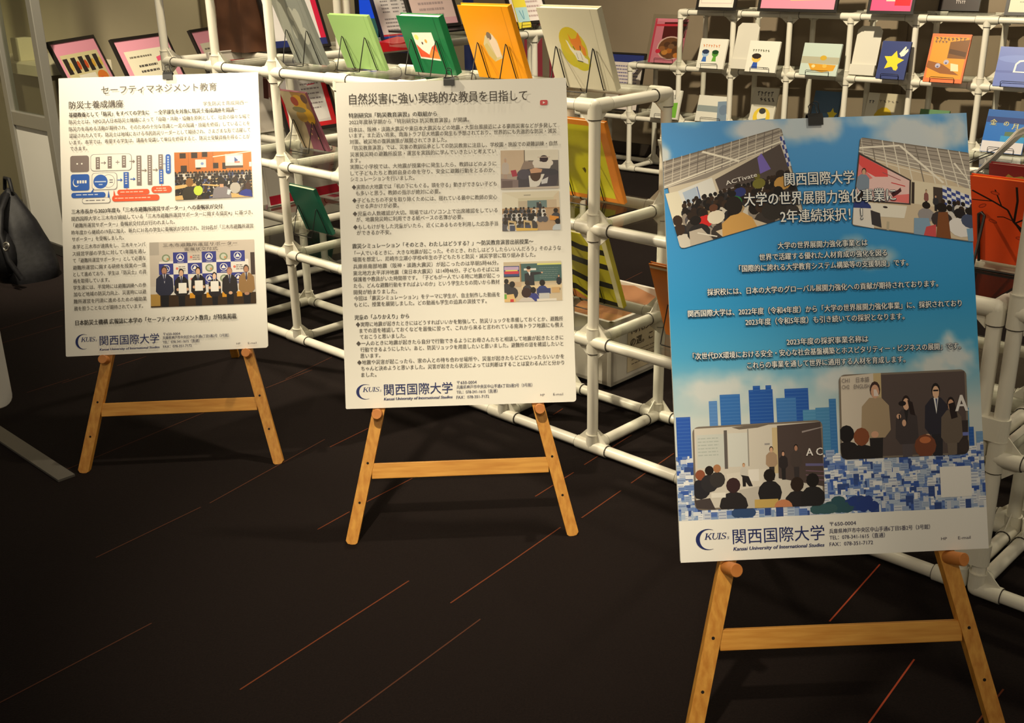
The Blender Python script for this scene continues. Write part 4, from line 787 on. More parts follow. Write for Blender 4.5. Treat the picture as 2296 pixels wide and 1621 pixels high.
def patch(a): a.R(0, 0, 1, 1, (236, 234, 230))
photo(S3, P3, [(2104.5, 1047), (2174, 1044), (2177, 1112), (2108, 1116)], patch, 0, .0019, 1, 'blank_label')

# ================================================================== BOOKS, STANDS, FRAMES
class Leaf:
    """local frame of a leaning sheet: u to the viewer's right, s up the sheet, n out of the visible face"""
    def __init__(s, base, xdir, out, tilt):
        s.o = V(base); s.x = V(xdir).normalized(); t = math.radians(tilt); out = V(out)
        s.z = Z * math.cos(t) + out * math.sin(t); s.n = out * math.cos(t) - Z * math.sin(t); s.out = out; s.t = t
    def p(s, u, h, n=0.): return s.o + s.x * u + s.z * h + s.n * n
def book(name, label, lf, w, h, t, cover, pages=None, art=None, spine='right', group=None, cat='book', cr=.3):
    """hardback, visible face at n = 0; leaning away (tilt < 0) lifts it so the far edge touches the shelf"""
    if lf.t < 0: lf.o = lf.o + Z * (t * math.sin(-lf.t))
    root = thing(name, label, cat, lf.o, group); mc = mat('cover_%d_%d_%d' % cover, cover, cr); c = .0022
    mb = MB()
    mb.box(lf.p(-w / 2, 0, -c), lf.x * w, lf.z * h, lf.n * c, mc); mb.box(lf.p(-w / 2, 0, -t), lf.x * w, lf.z * h, lf.n * c, mc)
    sx = w / 2 - c if spine == 'right' else -w / 2
    mb.box(lf.p(sx, 0, -t + c), lf.x * c, lf.z * h, lf.n * (t - 2 * c), mc)
    gx = (w / 2 - .012) if spine == 'right' else (-w / 2 + .010)
    mb.build('cover', root, .0008)
    if t > .007:
        mb = MB(); x0 = -w / 2 + .004 if spine == 'right' else -w / 2 + c; mb.box(lf.p(x0, .003, -t + c), lf.x * (w - .004 - c), lf.z * (h - .006), lf.n * (t - 2 * c), pages or M_PAGES); mb.build('pages', root)
    if art:
        a = Art(lf.p(-w / 2 + .0012, h - .0012), lf.x * (w - .0024), -lf.z * (h - .0024), lf.n, .0003); art(a); a.build('cover_picture', root, COVER)
    return root
def wire_stand(name, label, lf, w, hA, foot, group):
    """two inverted-V wires under the back of a book leaning on them, joined by a bar at the feet"""
    mb = MB(); d = .0035; R_ = .0015; pts = []
    def pt(u, h, n): return lf.p(u, h, n)
    fz = lf.o.z + .0015
    def onfloor(u, out): q = lf.o + lf.x * u + lf.out * out; return V((q.x, q.y, fz))
    h0 = .004
    for s_ in (-1, 1):
        u = s_ * w / 2; seq = [onfloor(u, -.026) + Z * .010, onfloor(u, -.026), onfloor(u, .004), pt(u, .012, d), pt(u, hA - .004, d), pt(u, hA, d + .0025), pt(u, hA - .004, d + .006), onfloor(u, foot)]
        pts.append(seq if s_ < 0 else seq[::-1])
    mb.path(pts[0] + [onfloor(-w / 2 + .006, foot + .002), onfloor(w / 2 - .006, foot + .002)] + pts[1], R_, M_WIRE, 6)
    return box_thing(mb, name, label, 'book stand', V((lf.o.x, lf.o.y, lf.o.z)), group)
def low_stand(label, lf, w, group, lip=.022):
    """small wire rest: a lip in front of the book, a base on the shelf and a prop behind it"""
    mb = MB(); fz = lf.o.z + .0014
    def fl_(u, out): q = lf.o + lf.x * u + lf.out * out; return V((q.x, q.y, fz))
    b = .004; a = w / 2
    mb.path([fl_(-a, -.07), fl_(-a, b), fl_(-a, b) + Z * lip, fl_(-a + .004, b) + Z * (lip + .003), fl_(a - .004, b) + Z * (lip + .003), fl_(a, b) + Z * lip, fl_(a, b), fl_(a, -.07)], .0013, M_WIRE, 6)
    mb.path([fl_(-a, -.07), fl_(a, -.07)], .0013, M_WIRE, 6); mb.path([fl_(-a, b), fl_(a, b)], .0013, M_WIRE, 6)
    return box_thing(mb, 'book_rest', label, 'book stand', V((lf.o.x, lf.o.y, lf.o.z)), group)
SH = PR + .0032
G2 = 'wire stands under the big picture books'
def on_rack(label, n, i_r, b, w, h, t, cover, what, art=None, pages=None, tilt=21.5, st=.105, stand=True, hA=.105, cr=.3):
    """picture book with its back to us on the long rack: i_r = where its right lower corner stands"""
    base = RP(i_r, b, lev(n) + SH) - A * (w / 2); lf = Leaf(base, A, -B, tilt)
    r = book('picture_book', label, lf, w, h, t, cover, pages, art)
    if stand: wire_stand('wire_book_stand', 'black wire stand propping up the ' + what, Leaf(base, A, -B, tilt), st, hA, .07, G2)
    return r, lf
def a_grey(a):
    a.R(0, 0, 1, 1, (132, 136, 130)); a.P([(.0, .0), (.5, 0), (.35, .35), (.2, .8), (0, .9)], (150, 152, 142))
    for x, y, rx, ry, r in ((.62, .4, .12, .2, .5), (.5, .3, .1, .1, .2), (.7, .6, .1, .14, .7), (.4, .55, .06, .1, .2)): a.E(x, y, rx, ry, (168, 170, 160), 12, rot=r)
    a.L([(.88, 0), (.88, 1)], .012, (112, 114, 108))
def a_lgreen(a): a.R(0, 0, 1, 1, (150, 186, 116)); a.R(.90, 0, .915, 1, (134, 170, 102))
def a_dgreen(a):
    a.R(0, 0, 1, 1, (22, 106, 62)); a.R(.86, 0, .88, 1, (14, 84, 46)); a.P([(.24, .28), (.72, .26), (.74, .76), (.26, .74)], (222, 220, 208)); a.P([(.26, .48), (.36, .58), (.5, .66), (.62, .52), (.73, .46), (.735, .73), (.27, .71)], (222, 84, 52)); a.P([(.5, .66), (.62, .55), (.73, .62), (.735, .73), (.5, .72)], (230, 130, 60)); a.E(.32, .36, .05, .05, (226, 214, 120)); a.E(.52, .42, .03, .035, (220, 160, 70)); a.E(.42, .46, .02, .025, (90, 60, 60))
def a_orange(a):
    a.R(0, 0, 1, 1, (226, 148, 16)); a.R(.87, 0, .885, 1, (200, 126, 10)); a.P([(.30, .52), (.38, .40), (.52, .36), (.60, .46), (.62, .70), (.44, .76), (.34, .66)], (196, 182, 140)); a.P([(.42, .42), (.54, .38), (.6, .5), (.6, .68), (.5, .70)], (216, 196, 176)); a.E(.46, .40, .05, .055, (112, 96, 84)); a.P([(.3, .54), (.38, .50), (.5, .70), (.44, .76), (.35, .68)], (190, 172, 110)); a.E(.44, .45, .02, .02, (200, 170, 150))
def a_fox(a):
    a.R(0, 0, 1, 1, (214, 208, 184)); a.R(.88, 0, .892, 1, (190, 184, 160))
    a.E(.47, .50, .22, .235, (200, 186, 42), 26, rot=.25); a.E(.44, .40, .19, .18, (206, 184, 40), 22); a.E(.55, .64, .15, .13, (196, 186, 44), 22)
    a.P([(.42, .30), (.46, .37), (.54, .36), (.60, .28), (.62, .40), (.60, .47), (.54, .53), (.50, .50), (.44, .42)], (222, 126, 36)); a.P([(.58, .40), (.66, .48), (.65, .58), (.6, .56)], (222, 130, 40))
    a.P([(.36, .38), (.39, .40), (.42, .47), (.47, .51), (.57, .51), (.62, .60), (.66, .62), (.65, .68), (.58, .66), (.48, .64), (.46, .58), (.40, .50)], (226, 222, 208)); a.L([(.48, .64), (.57, .655)], .012, (60, 56, 50)); a.L([(.49, .54), (.50, .62)], .006, (90, 86, 80)); a.L([(.56, .54), (.57, .63)], .006, (90, 86, 80)); a.L([(.46, .46), (.48, .5)], .012, (50, 44, 40)); a.L([(.58, .45), (.57, .51)], .012, (50, 44, 40))
def a_purple(a):
    a.R(0, 0, 1, .6, (156, 116, 60), (110, 70, 70)); a.R(0, .55, 1, 1, (112, 62, 78), (134, 80, 96)); a.P([(0, 0), (.4, 0), (.5, .6), (.4, 1), (0, 1)], (176, 158, 128))
    for x, y, rx, ry, c in ((.6, .2, .25, .16, (196, 146, 40)), (.8, .4, .18, .14, (206, 156, 34)), (.5, .42, .2, .1, (176, 136, 60)), (.45, .16, .14, .08, (150, 60, 46)), (.86, .1, .12, .08, (90, 60, 50)), (.5, .3, .26, .05, (120, 112, 76))): a.E(x, y, rx, ry, c, 14)
    for x, y in ((.6, .72), (.7, .62), (.8, .78)): a.E(x, y, .02, .02, (214, 176, 110))
def a_yellow(a):
    a.R(0, 0, 1, 1, (212, 128, 38)); a.R(.055, .05, .90, .95, (196, 190, 32)); a.E(.55, .62, .02, .03, (80, 70, 20)); a.E(.68, .63, .02, .02, (80, 70, 20)); a.L([(.6, .70), (.66, .715)], .012, (110, 96, 30)); a.L([(.52, .60), (.55, .66)], .01, (80, 70, 20))
def a_tiger(a):
    a.R(0, 0, 1, 1, (186, 176, 36)); a.R(.93, 0, 1, 1, (206, 198, 150))
    for y, s_ in ((.10, .05), (.34, .02), (.58, .06), (.80, .12)): a.P([(0, y), (.35, y - .02), (.6, y + s_), (.93, y + s_ + .02), (.93, y + s_ + .10), (.6, y + s_ + .09), (.35, y + .07), (0, y + .09)], (36, 32, 22))
    a.P([(.0, .92), (.3, .88), (.5, 1), (0, 1)], (190, 120, 70))
on_rack('grey picture book on the top shelf, nearest the tall poles', 3, 1.36, .118, .16, .235, .012, (132, 136, 130), 'grey book', a_grey, hA=.115)
on_rack('small pale green picture book between the grey and dark green books', 3, 2.26, .115, .185, .168, .010, (150, 186, 116), 'pale green book', a_lgreen, mat('pale_pages', (196, 214, 150), .7))
on_rack('glossy dark green book with a pasted picture, behind the text poster clip', 3, 3.07, .150, .175, .170, .020, (22, 106, 62), 'dark green book', a_dgreen)
on_rack('orange picture book with a small animal on its back cover', 3, 3.87, .165, .185, .205, .016, (226, 148, 16), 'orange book', a_orange, mat('orange_pages', (240, 170, 60), .6))
on_rack('white picture book with a yellow oval and a fox on its back cover', 3, 4.88, .128, .192, .208, .018, (214, 208, 184), 'white fox book', a_fox, mat('cream_pages', (232, 226, 190), .7), hA=.112, st=.118)
on_rack('glossy purple and gold picture book on the middle shelf between the two white posters', 2, .97, .195, .145, .212, .008, (120, 70, 84), 'purple book', a_purple, cr=.15, hA=.11)
on_rack('dark green book low on the rack between the two white posters', 1, .87, .205, .15, .178, .014, (24, 92, 74), 'low dark green book')
on_rack('yellow book with an orange border below the white fox book', 2, 4.83, .187, .235, .232, .012, (212, 128, 38), 'yellow bordered book', a_yellow, hA=.14)
on_rack('yellow and black tiger striped book on the lowest shelf', 1, 4.77, .215, .235, .222, .014, (186, 176, 36), 'tiger striped book', a_tiger, hA=.125)
def a_wy(a): a.R(0, 0, 1, 1, (226, 222, 204)); a.P([(.06, .06), (.94, .06), (.94, .94), (.3, .5)], (206, 196, 30))
def a_ob(a): a.R(0, 0, 1, 1, (200, 112, 28)); a.R(0, .02, 1, .05, (226, 206, 170))
def left_of(tl, n, b, h, tilt=21.5):
    """shelf position of a book whose upper left corner shows at pixel tl"""
    t = math.radians(tilt); q = atp(tl, RP(1, b - h * math.sin(t)), B); return IB(q)[0]
hh = .215; i0 = left_of((1474, 321), 2, .14, hh); on_rack('white book with a yellow picture, mostly hidden behind the blue poster edge', 2, i0 + .2 / BAY, .14, .20, hh, .012, (226, 222, 204), 'white and yellow book', a_wy)
i0 = left_of((1455, 563), 1, .12, hh); on_rack('orange brown book low behind the left edge of the blue poster', 1, i0 + .2 / BAY, .12, .20, hh, .010, (200, 112, 28), 'orange brown book', a_ob, st=.13)
def a_tree(a):
    a.R(0, 0, 1, 1, (222, 74, 26)); K = (34, 20, 16)
    a.P([(.62, 1), (.56, .8), (.50, .62), (.44, .52), (.40, .47), (.42, .46), (.48, .52), (.58, .60), (.66, .66), (.68, .58), (.72, .46), (.74, .47), (.71, .60), (.74, .7), (.8, 1)], K)
    for p, w in (([(.42, .48), (.36, .34), (.22, .26), (.02, .16)], .02), ([(.22, .26), (.02, .27)], .012), ([(.3, .3), (.24, .12)], .014), ([(.42, .48), (.45, .22), (.44, .06)], .022), ([(.44, .48), (.58, .38), (.70, .10)], .018), ([(.4, .46), (.32, .43), (.26, .44)], .012), ([(.72, .48), (.78, .3)], .014)): a.L(p, w, K, .9)
    for x, y, r in ((.22, .50, .3), (.12, .33, -.6), (.24, .16, .2), (.54, .55, .4), (.48, .66, .0), (.66, .6, .5)): a.E(x, y, .045, .022, (150, 44, 18), 10, rot=r); a.E(x, y, .033, .013, (206, 66, 24), 10, rot=r)
b_t = .245; hh = .190; i0 = left_of((2174, 390), 2, b_t, hh, 18)
lf = Leaf(RP(i0 + .21 / 2 / BAY, b_t, lev(2) + SH), A, -B, 18)
book('picture_book', 'orange red picture book with a bare black tree, right of the blue poster', lf, .21, hh, .012, (222, 74, 26), mat('orange_pages', (240, 170, 60), .6), a_tree)
mb = MB(); mb.path([lf.p(-.085, -.0, .004), lf.p(-.085, .11, .004), lf.p(-.078, .115, .006), lf.p(-.071, .11, .009), lf.o + lf.x * -.071 + lf.out * .07], .003, M_WIRE, 6); mb.path([lf.p(.08, -.0, .004), lf.p(.08, .11, .004), lf.p(.087, .115, .006), lf.p(.09, .11, .009), lf.o + lf.x * .09 + lf.out * .07, lf.o + lf.x * -.071 + lf.out * .07], .003, M_WIRE, 6)
box_thing(mb, 'wire_book_stand', 'thick black stand propping up the orange tree book', 'book stand', lf.o, G2)
def a_gold(a):
    a.R(0, 0, 1, 1, (120, 22, 26)); a.P([(.03, .6), (.06, .34), (.12, .20), (.17, .11), (.22, .15), (.29, .12), (.35, .16), (.40, .11), (.5, .16), (.7, .2), (.8, .5), (.1, .8)], (150, 128, 56)); a.E(.21, .26, .02, .02, (60, 50, 26)); a.E(.36, .28, .02, .02, (60, 50, 26)); a.E(.72, .5, .03, .02, (60, 50, 26)); a.L([(.3, .5), (.36, .6)], .01, (110, 92, 40))
b_t = .47; i0 = left_of((2220, 352), 2, b_t, .168, 14)
book('picture_book', 'dark red book with a gold shape, peeking over the orange tree book', Leaf(RP(i0 + .24 / 2 / BAY, b_t, lev(2) + SH), A, -B, 14), .24, .168, .012, (120, 22, 26), None, a_gold)

# books facing us on the wall rack
G4 = 'small wire rests on the wall rack'
def on_wall(label, n, bl, br, tl, t, cover, art=None, what=None, cat='book', tilt=None, lean=-18, spine='left', name='picture_book', out=None, cr=.35, hmin=None):
    z = lev(n) + SH + .001; L = atz(bl, z); R = atp(br, L, B4); w = (R - L).dot(A4); t_ = math.radians(-lean)
    T_ = atp(tl, L, B4); h = (T_.z - L.z)                       # refine the height for the lean
    for _ in range(8):
        q = L + B4 * (h * math.sin(t_)); T_ = atp(tl, q, B4); h = (T_.z - L.z) / math.cos(t_)
    if hmin: h = max(h, hmin)
    lf = Leaf(L + A4 * (w / 2), A4, -B4, lean); lo = V(lf.o)
    r = book(name, label, lf, w, h, t, cover, None, art, spine, cat=cat, cr=cr); r['size'] = [round(w, 3), round(h, 3)]
    if what: low_stand('small black wire rest holding the ' + what, Leaf(lo, A4, -B4, lean), min(.12, w * .62), G4)
    return lf, w, h
def scrib(a, x0, x1, y, h, n, col, w=.012):
    for k in range(n):
        x = x0 + (x1 - x0) * k / n; d = (x1 - x0) / n
        a.L([(x, y + h * random.random() * .4), (x + d * .7, y + h * random.random())], w, col); a.L([(x + d * .3, y), (x + d * .35, y + h)], w, col)
def a_cook(a):
    a.R(0, 0, 1, 1, (206, 120, 140)); a.R(0, 0, .06, 1, (190, 60, 84)); a.P([(.3, .08), (1, .06), (1, .42), (.3, .46)], (84, 22, 24)); a.L([(.05, .15), (1, .13)], .05, (206, 50, 70)); a.E(.62, .66, .42, .27, (214, 176, 170), 22); a.E(.62, .66, .38, .24, (110, 70, 44), 22)
    for x, y, c in ((.5, .58, (84, 52, 36)), (.72, .56, (70, 44, 32)), (.6, .72, (176, 104, 44)), (.46, .76, (196, 130, 60)), (.78, .72, (96, 58, 36)), (.84, .82, (196, 120, 56)), (.64, .62, (120, 84, 60)), (.36, .68, (150, 96, 56))): a.E(x, y, .1, .06, c)
    a.E(.25, .74, .08, .05, (206, 40, 70))
def kid(a, cx, cy, s, hair, face, body):
    a.P([(cx - s * .5, cy + s * .9), (cx + s * .4, cy + s * .8), (cx + s * .6, cy + s * 2.2), (cx - s * .8, cy + s * 2.2)], body); a.E(cx, cy, s, s * .95, face); a.E(cx, cy - s * .45, s * 1.05, s * .6, hair); a.E(cx - s * .3, cy + .1 * s, s * .1, s * .1, (40, 40, 40)); a.E(cx + s * .3, cy + .1 * s, s * .1, s * .1, (40, 40, 40))
def a_two(a): a.R(0, 0, 1, 1, (222, 220, 208)); scrib(a, .12, .78, .20, .09, 7, (206, 120, 60), .02); kid(a, .25, .50, .13, (44, 56, 84), (150, 176, 206), (60, 104, 176)); kid(a, .62, .50, .12, (30, 70, 34), (80, 140, 56), (96, 160, 60)); a.L([(.1, .86), (.75, .84)], .012, (60, 60, 60))
def a_boy(a): a.R(0, 0, 1, 1, (222, 220, 208)); scrib(a, .14, .72, .27, .08, 7, (84, 90, 66), .02); kid(a, .30, .56, .15, (50, 40, 34), (232, 186, 90), (50, 84, 170)); scrib(a, .6, .75, .85, .05, 3, (50, 50, 50))
def a_boat(a): a.R(0, 0, 1, 1, (186, 200, 190)); a.R(0, .42, 1, .64, (170, 168, 146)); a.E(.58, .45, .09, .08, (196, 160, 50)); a.P([(.2, .64), (.95, .66), (.9, .84), (.6, .9), (.3, .84)], (206, 150, 44)); a.E(.35, .72, .05, .05, (226, 206, 150)); a.E(.65, .70, .06, .06, (214, 176, 80))
def star(a, cx, cy, r, c, asp, rot=0.): a.P([(cx + (r if k % 2 == 0 else r * .52) * math.sin(math.pi * k / 5 + rot), cy - (r if k % 2 == 0 else r * .52) * asp * math.cos(math.pi * k / 5 + rot)) for k in range(10)], c)
def a_star(a): a.R(0, 0, 1, 1, (50, 62, 116)); star(a, .5, .53, .38, (236, 206, 46), .75, .15); a.P([(.66, .32), (.84, .12), (.88, .16), (.84, .24), (.94, .18), (.96, .24), (.84, .38), (.74, .40)], (226, 222, 206)); a.E(.62, .70, .09, .07, (236, 206, 46))
def a_orng(a):
    a.R(0, 0, 1, 1, (220, 112, 62)); a.R(.05, .06, .96, .92, (216, 146, 44)); a.P([(.5, .16), (1, .1), (.98, .5), (.5, .5)], (120, 76, 30)); a.P([(.52, .3), (.96, .36), (.96, .46), (.52, .4)], (84, 52, 22)); a.P([(.02, .56), (.4, .62), (.9, .84), (.4, .82), (.0, .7)], (140, 84, 36))
    scrib(a, .1, .92, .07, .07, 8, (84, 60, 60), .018); scrib(a, .1, .45, .14, .05, 4, (110, 80, 66), .018)
    for x, y in ((.30, .66), (.50, .58), (.72, .68)): a.E(x, y, .07, .05, (176, 170, 190)); a.E(x, y + .02, .03, .02, (90, 90, 130))
    a.P([(.62, .60), (.82, .62), (.86, .76), (.66, .76)], (226, 210, 170))
def a_arch(a): a.R(0, 0, 1, 1, (98, 116, 186)); a.E(.5, .3, .5, .1, (112, 132, 200)); a.R(0, .6, 1, .66, (84, 100, 170)); a.P([(.4, .64), (.42, .42), (.5, .33), (.7, .30), (.9, .34), (.98, .44), (1, .64)], (222, 222, 226)); a.P([(.45, .61), (.46, .44), (.53, .37), (.68, .345), (.68, .61)], (98, 116, 186)); a.P([(.73, .61), (.73, .345), (.88, .38), (.94, .46), (.95, .61)], (98, 116, 186))
on_wall('pink cookery magazine in a clear sleeve at the left end of the wall rack', 2, (1452, 140), (1524, 142), (1484, 42), .006, (206, 120, 140), a_cook, 'pink cookery magazine', 'magazine', name='magazine')
on_wall('white book with a blue child and a green child on the wall rack', 2, (1560, 153), (1620, 155), (1574, 87), .010, (222, 220, 208), a_two, 'book with two children')
on_wall('white book with one yellow faced boy, second from left on the wall rack', 2, (1669, 161), (1737, 163), (1684, 92), .010, (222, 220, 208), a_boy, 'book with the boy')
on_wall('pale blue book with a yellow boat on the wall rack', 2, (1790, 168), (1874, 170), (1806, 97), .010, (186, 200, 190), a_boat, 'pale blue boat book')
on_wall('navy book with a big yellow star and a white hand', 2, (1962, 177), (2026, 178), (1980, 93), .012, (50, 62, 116), a_star, 'navy star book')
on_wall('orange book with brown pictures beside the navy star book', 2, (2068, 184), (2155, 187), (2081, 76), .010, (220, 112, 62), a_orng, 'orange wall book')
on_wall('blue book with a white arched window at the right edge', 2, (2224, 194), (2322, 198), (2247, 106), .012, (98, 116, 186), a_arch, 'blue window book')
def a_g1(a): a.R(0, 0, 1, 1, (206, 204, 192)); a.P([(.5, 0), (1, .0), (.5, .5)], (226, 224, 214)); a.P([(.7, .45), (.92, .42), (.94, .95), (.68, .95)], (110, 170, 60)); scrib(a, .55, .85, .12, .2, 3, (110, 110, 104), .02)
def a_g2(a): a.R(0, 0, 1, 1, (216, 214, 202)); a.R(.0, .38, 1, .62, (140, 150, 150)); a.P([(.62, .2), (.9, .16), (1, 1), (.7, 1)], (120, 140, 160)); a.E(.84, .5, .14, .2, (106, 124, 146))
def a_g3(a): a.R(0, 0, 1, 1, (206, 202, 186)); scrib(a, .15, .85, .10, .12, 5, (80, 76, 70), .03); scrib(a, .3, .95, .26, .10, 4, (80, 76, 70), .03); a.E(.5, .78, .36, .26, (220, 190, 60)); a.E(.5, .74, .2, .16, (226, 220, 190)); a.P([(.3, .86), (.7, .8), (.62, .98), (.36, 1)], (84, 120, 150)); a.E(.5, .62, .14, .08, (60, 60, 60))
def a_g4(a): a.R(0, 0, 1, 1, (66, 96, 126)); a.R(0, .6, 1, 1, (70, 110, 150)); star(a, .78, .64, .2, (226, 206, 46), 1.)
def a_g5(a): a.R(0, 0, 1, 1, (196, 186, 160)); a.R(0, 0, .28, 1, (222, 218, 204)); a.E(.46, .72, .24, .36, (206, 176, 40)); scrib(a, .3, .8, .18, .06, 5, (110, 100, 90), .015); scrib(a, .05, .2, .2, .08, 2, (80, 80, 90), .02)
on_wall('white book with a green picture at the lower left of the wall rack', 1, (1456, 264), (1518, 266), (1470, 200), .010, (206, 204, 192), a_g1, 'white and green book')
on_wall('white and grey book below the book with two children', 1, (1557, 272), (1628, 274), (1572, 214), .010, (216, 214, 202), a_g2, 'white and grey book')
on_wall('white book with yellow and blue swirl below the yellow faced boy', 1, (1676, 280), (1730, 282), (1692, 196), .010, (206, 202, 186), a_g3, 'swirl book')
on_wall('blue book with a small yellow star, above the clip of the blue poster', 1, (1812, 285), (1872, 287), (1826, 204), .012, (66, 96, 126), a_g4, 'blue book with a small star')
on_wall('cream book with a big yellow disc above the top edge of the blue poster', 1, (1930, 292), (2022, 295), (1948, 208), .010, (196, 186, 160), a_g5, 'cream book with a disc')
on_wall('green topped book just showing over the top edge of the blue poster', 1, (2052, 300), (2118, 303), (2062, 245), .010, (96, 140, 96), None, 'green topped book')
def a_kin(a):
    a.R(0, 0, 1, .74, (30, 104, 186)); a.R(0, 0, 1, .16, (34, 92, 166)); a.R(0, .16, 1, .30, (26, 56, 120)); a.R(0, .74, 1, 1, (206, 202, 206)); a.P([(.5, .50), (1, .48), (1, .60), (.5, .60)], (84, 110, 84)); a.R(.42, .60, 1, .74, (46, 140, 196)); a.E(.78, .66, .06, .04, (206, 214, 190))
lf, w_, h_ = on_wall('blue picture book with large pale handwritten title at the right edge', 1, (2196, 340), (2290, 344), (2218, 246), .010, (30, 104, 186), a_kin, 'blue titled book', cr=.3)
def kin(ch, u, v, s):
    o = lf.p(-w_ / 2 + u * w_, h_ * (1 - v), .0012)
    letter(('lettering', KB), ch, (lambda f, x, y, sp: o + lf.x * (x * s) + lf.z * (y * s)), (216, 206, 140), .025)
KB = [o for o in COL.objects if o.get('label', '').startswith('blue picture book with large pale')][0]
kin('金', .10, .36, .030); kin('の', .42, .36, .026); kin('月', .64, .42, .030)
# clear plastic holders hanging between the pictures
M_FROST = clear('frosted_plastic', (226, 224, 214), .16, .35)
M_MILK = mat('milky_plastic', (206, 202, 190), .4)
for bl, br, tl, lab in (((1616, 158), (1662, 160), (1632, 62), 'white plastic leaflet holder behind the book with two children'), ((1884, 172), (1930, 174), (1896, 66), 'grey plastic leaflet holder beside the pale blue boat book')):
    z = lev(2) + SH + .001; L = atz(bl, z) + B4 * .10; w = .125; lf2 = Leaf(L + A4 * (w / 2), A4, -B4, -16); h = .235
    mb = MB(); pr = [(-w / 2, .0), (w / 2, 0), (w / 2, h - .02), (w / 2 - .02, h), (-w / 2 + .02, h), (-w / 2, h - .02)]; mb.prism([lf2.p(u, v) for u, v in pr], -lf2.n * .003, M_MILK); mb.prism([lf2.p(u, v, .012) for u, v in ((-w / 2, 0), (w / 2, 0), (w / 2, .05), (-w / 2, .05))], -lf2.n * .012, M_MILK)
    box_thing(mb, 'leaflet_holder', lab, 'holder', lf2.o)
# clear sleeve round the cookery magazine
z = lev(2) + SH + .001; L = atz((1444, 142), z) - B4 * .012; lf2 = Leaf(L + A4 * .125, A4, -B4, -18); mb = MB(); mb.prism([lf2.p(u, v) for u, v in ((-.115, 0), (.115, 0), (.115, .27), (-.115, .27))], -lf2.n * .0015, M_ACR)
box_thing(mb, 'clear_sleeve', 'clear plastic sleeve in front of the pink cookery magazine', 'sleeve', lf2.o)
# small white shelf labels
for q, n, k in (((1660, 42), 3, 1), ((1930, 50), 3, 2), ((2120, 58), 3, 3), ((1610, 168), 2, 4), ((2118, 205), 2, 5)):
    p = atz(q, lev(n) - .045); w = (.04, .03, .055, .03, .04)[k - 1]; mb = MB(); mb.box(p, A4 * w, B4 * .001, Z * .016, mat('label_card', (226, 222, 210), .6))
    mb.v = [V((v.x, v.y, v.z + .029)) for v in mb.v]
    box_thing(mb, 'shelf_label', ('blank white label strip under the top rail above the yellow faced boy', 'blank white label strip under the top rail left of the navy star book', 'blank white label strip under the top rail above the orange wall book', 'blank white label strip under the rail below the book with two children', 'blank white label strip under the rail below the orange wall book')[k - 1], 'label', p)

# ---- framed notices
def frame(label, lf, w, h, art, fw=.012, col=None, name='framed_notice', cat='framed notice', d=.014):
    if lf.t < 0: lf.o = lf.o + Z * (d * math.sin(-lf.t))
    root = thing(name, label, cat, lf.o); m = col or M_FRAME; mb = MB()
    for u0, v0, u1, v1 in ((-w / 2, 0, w / 2, fw), (-w / 2, h - fw, w / 2, h), (-w / 2, fw, -w / 2 + fw, h - fw), (w / 2 - fw, fw, w / 2, h - fw)): mb.box(lf.p(u0, v0, -d), lf.x * (u1 - u0), lf.z * (v1 - v0), lf.n * d, m)
    mb.box(lf.p(-w / 2 + .003, .003, -d), lf.x * (w - .006), lf.z * (h - .006), lf.n * .003, M_BLACK)
    mb.build('frame', root)
    a = Art(lf.p(-w / 2 + fw, h - fw, -.004), lf.x * (w - 2 * fw), -lf.z * (h - 2 * fw), lf.n, .0002); art(a); a.build('print', root, COVER); return root
def n_food1(a):
    a.R(0, 0, 1, 1, (222, 150, 170)); a.R(.08, .13, .94, 1, (206, 196, 150))
    for k in range(5): a.R(.1 + .17 * k, .17, .2 + .17 * k, .34, (46, 40, 38)); a.E(.225 + .17 * k, .26, .035, .05, rnd([(206, 160, 60), (190, 80, 40), (206, 180, 90)]))
    for k in range(3): a.R(.1, .40 + .2 * k, .2, .54 + .2 * k, (50, 44, 40)); a.E(.24, .47 + .2 * k, .04, .05, (190, 120, 60))
    a.R(.28, .36, .66, .9, (226, 222, 206)); a.greek(.33, .44, .62, 3, .05, (90, 84, 80)); a.E(.36, .7, .05, .035, (96, 190, 206)); a.E(.8, .42, .12, .07, (214, 120, 50)); a.E(.76, .47, .07, .05, (206, 60, 40)); a.E(.8, .64, .12, .1, (226, 206, 60)); a.R(.86, .5, .93, .6, (60, 52, 48)); a.E(.88, .8, .06, .06, (214, 190, 60))
def n_food2(a):
    a.R(0, 0, 1, 1, (226, 156, 176)); a.R(.1, .12, .9, 1, (230, 224, 200)); a.greek(.16, .18, .6, 1, .05, (120, 114, 100)); a.greek(.26, .28, .62, 2, .06, (84, 80, 76)); a.E(.25, .5, .075, .085, (80, 176, 196), 18); a.greek(.36, .44, .62, 4, .04, (150, 144, 130)); a.P([(.64, .22), (.8, .2), (.8, .25), (.64, .27)], (226, 96, 130)); a.E(.76, .33, .06, .05, (214, 150, 90)); a.E(.88, .26, .06, .05, (230, 150, 40)); a.R(.42, .66, .62, .7, (226, 96, 130)); a.E(.42, .78, .09, .07, (170, 180, 60)); a.E(.5, .84, .1, .05, (226, 200, 70)); a.R(.7, .56, .84, .6, (226, 96, 130)); a.E(.78, .68, .06, .04, (120, 150, 60)); a.greek(.66, .74, .86, 3, .05, (160, 150, 140))
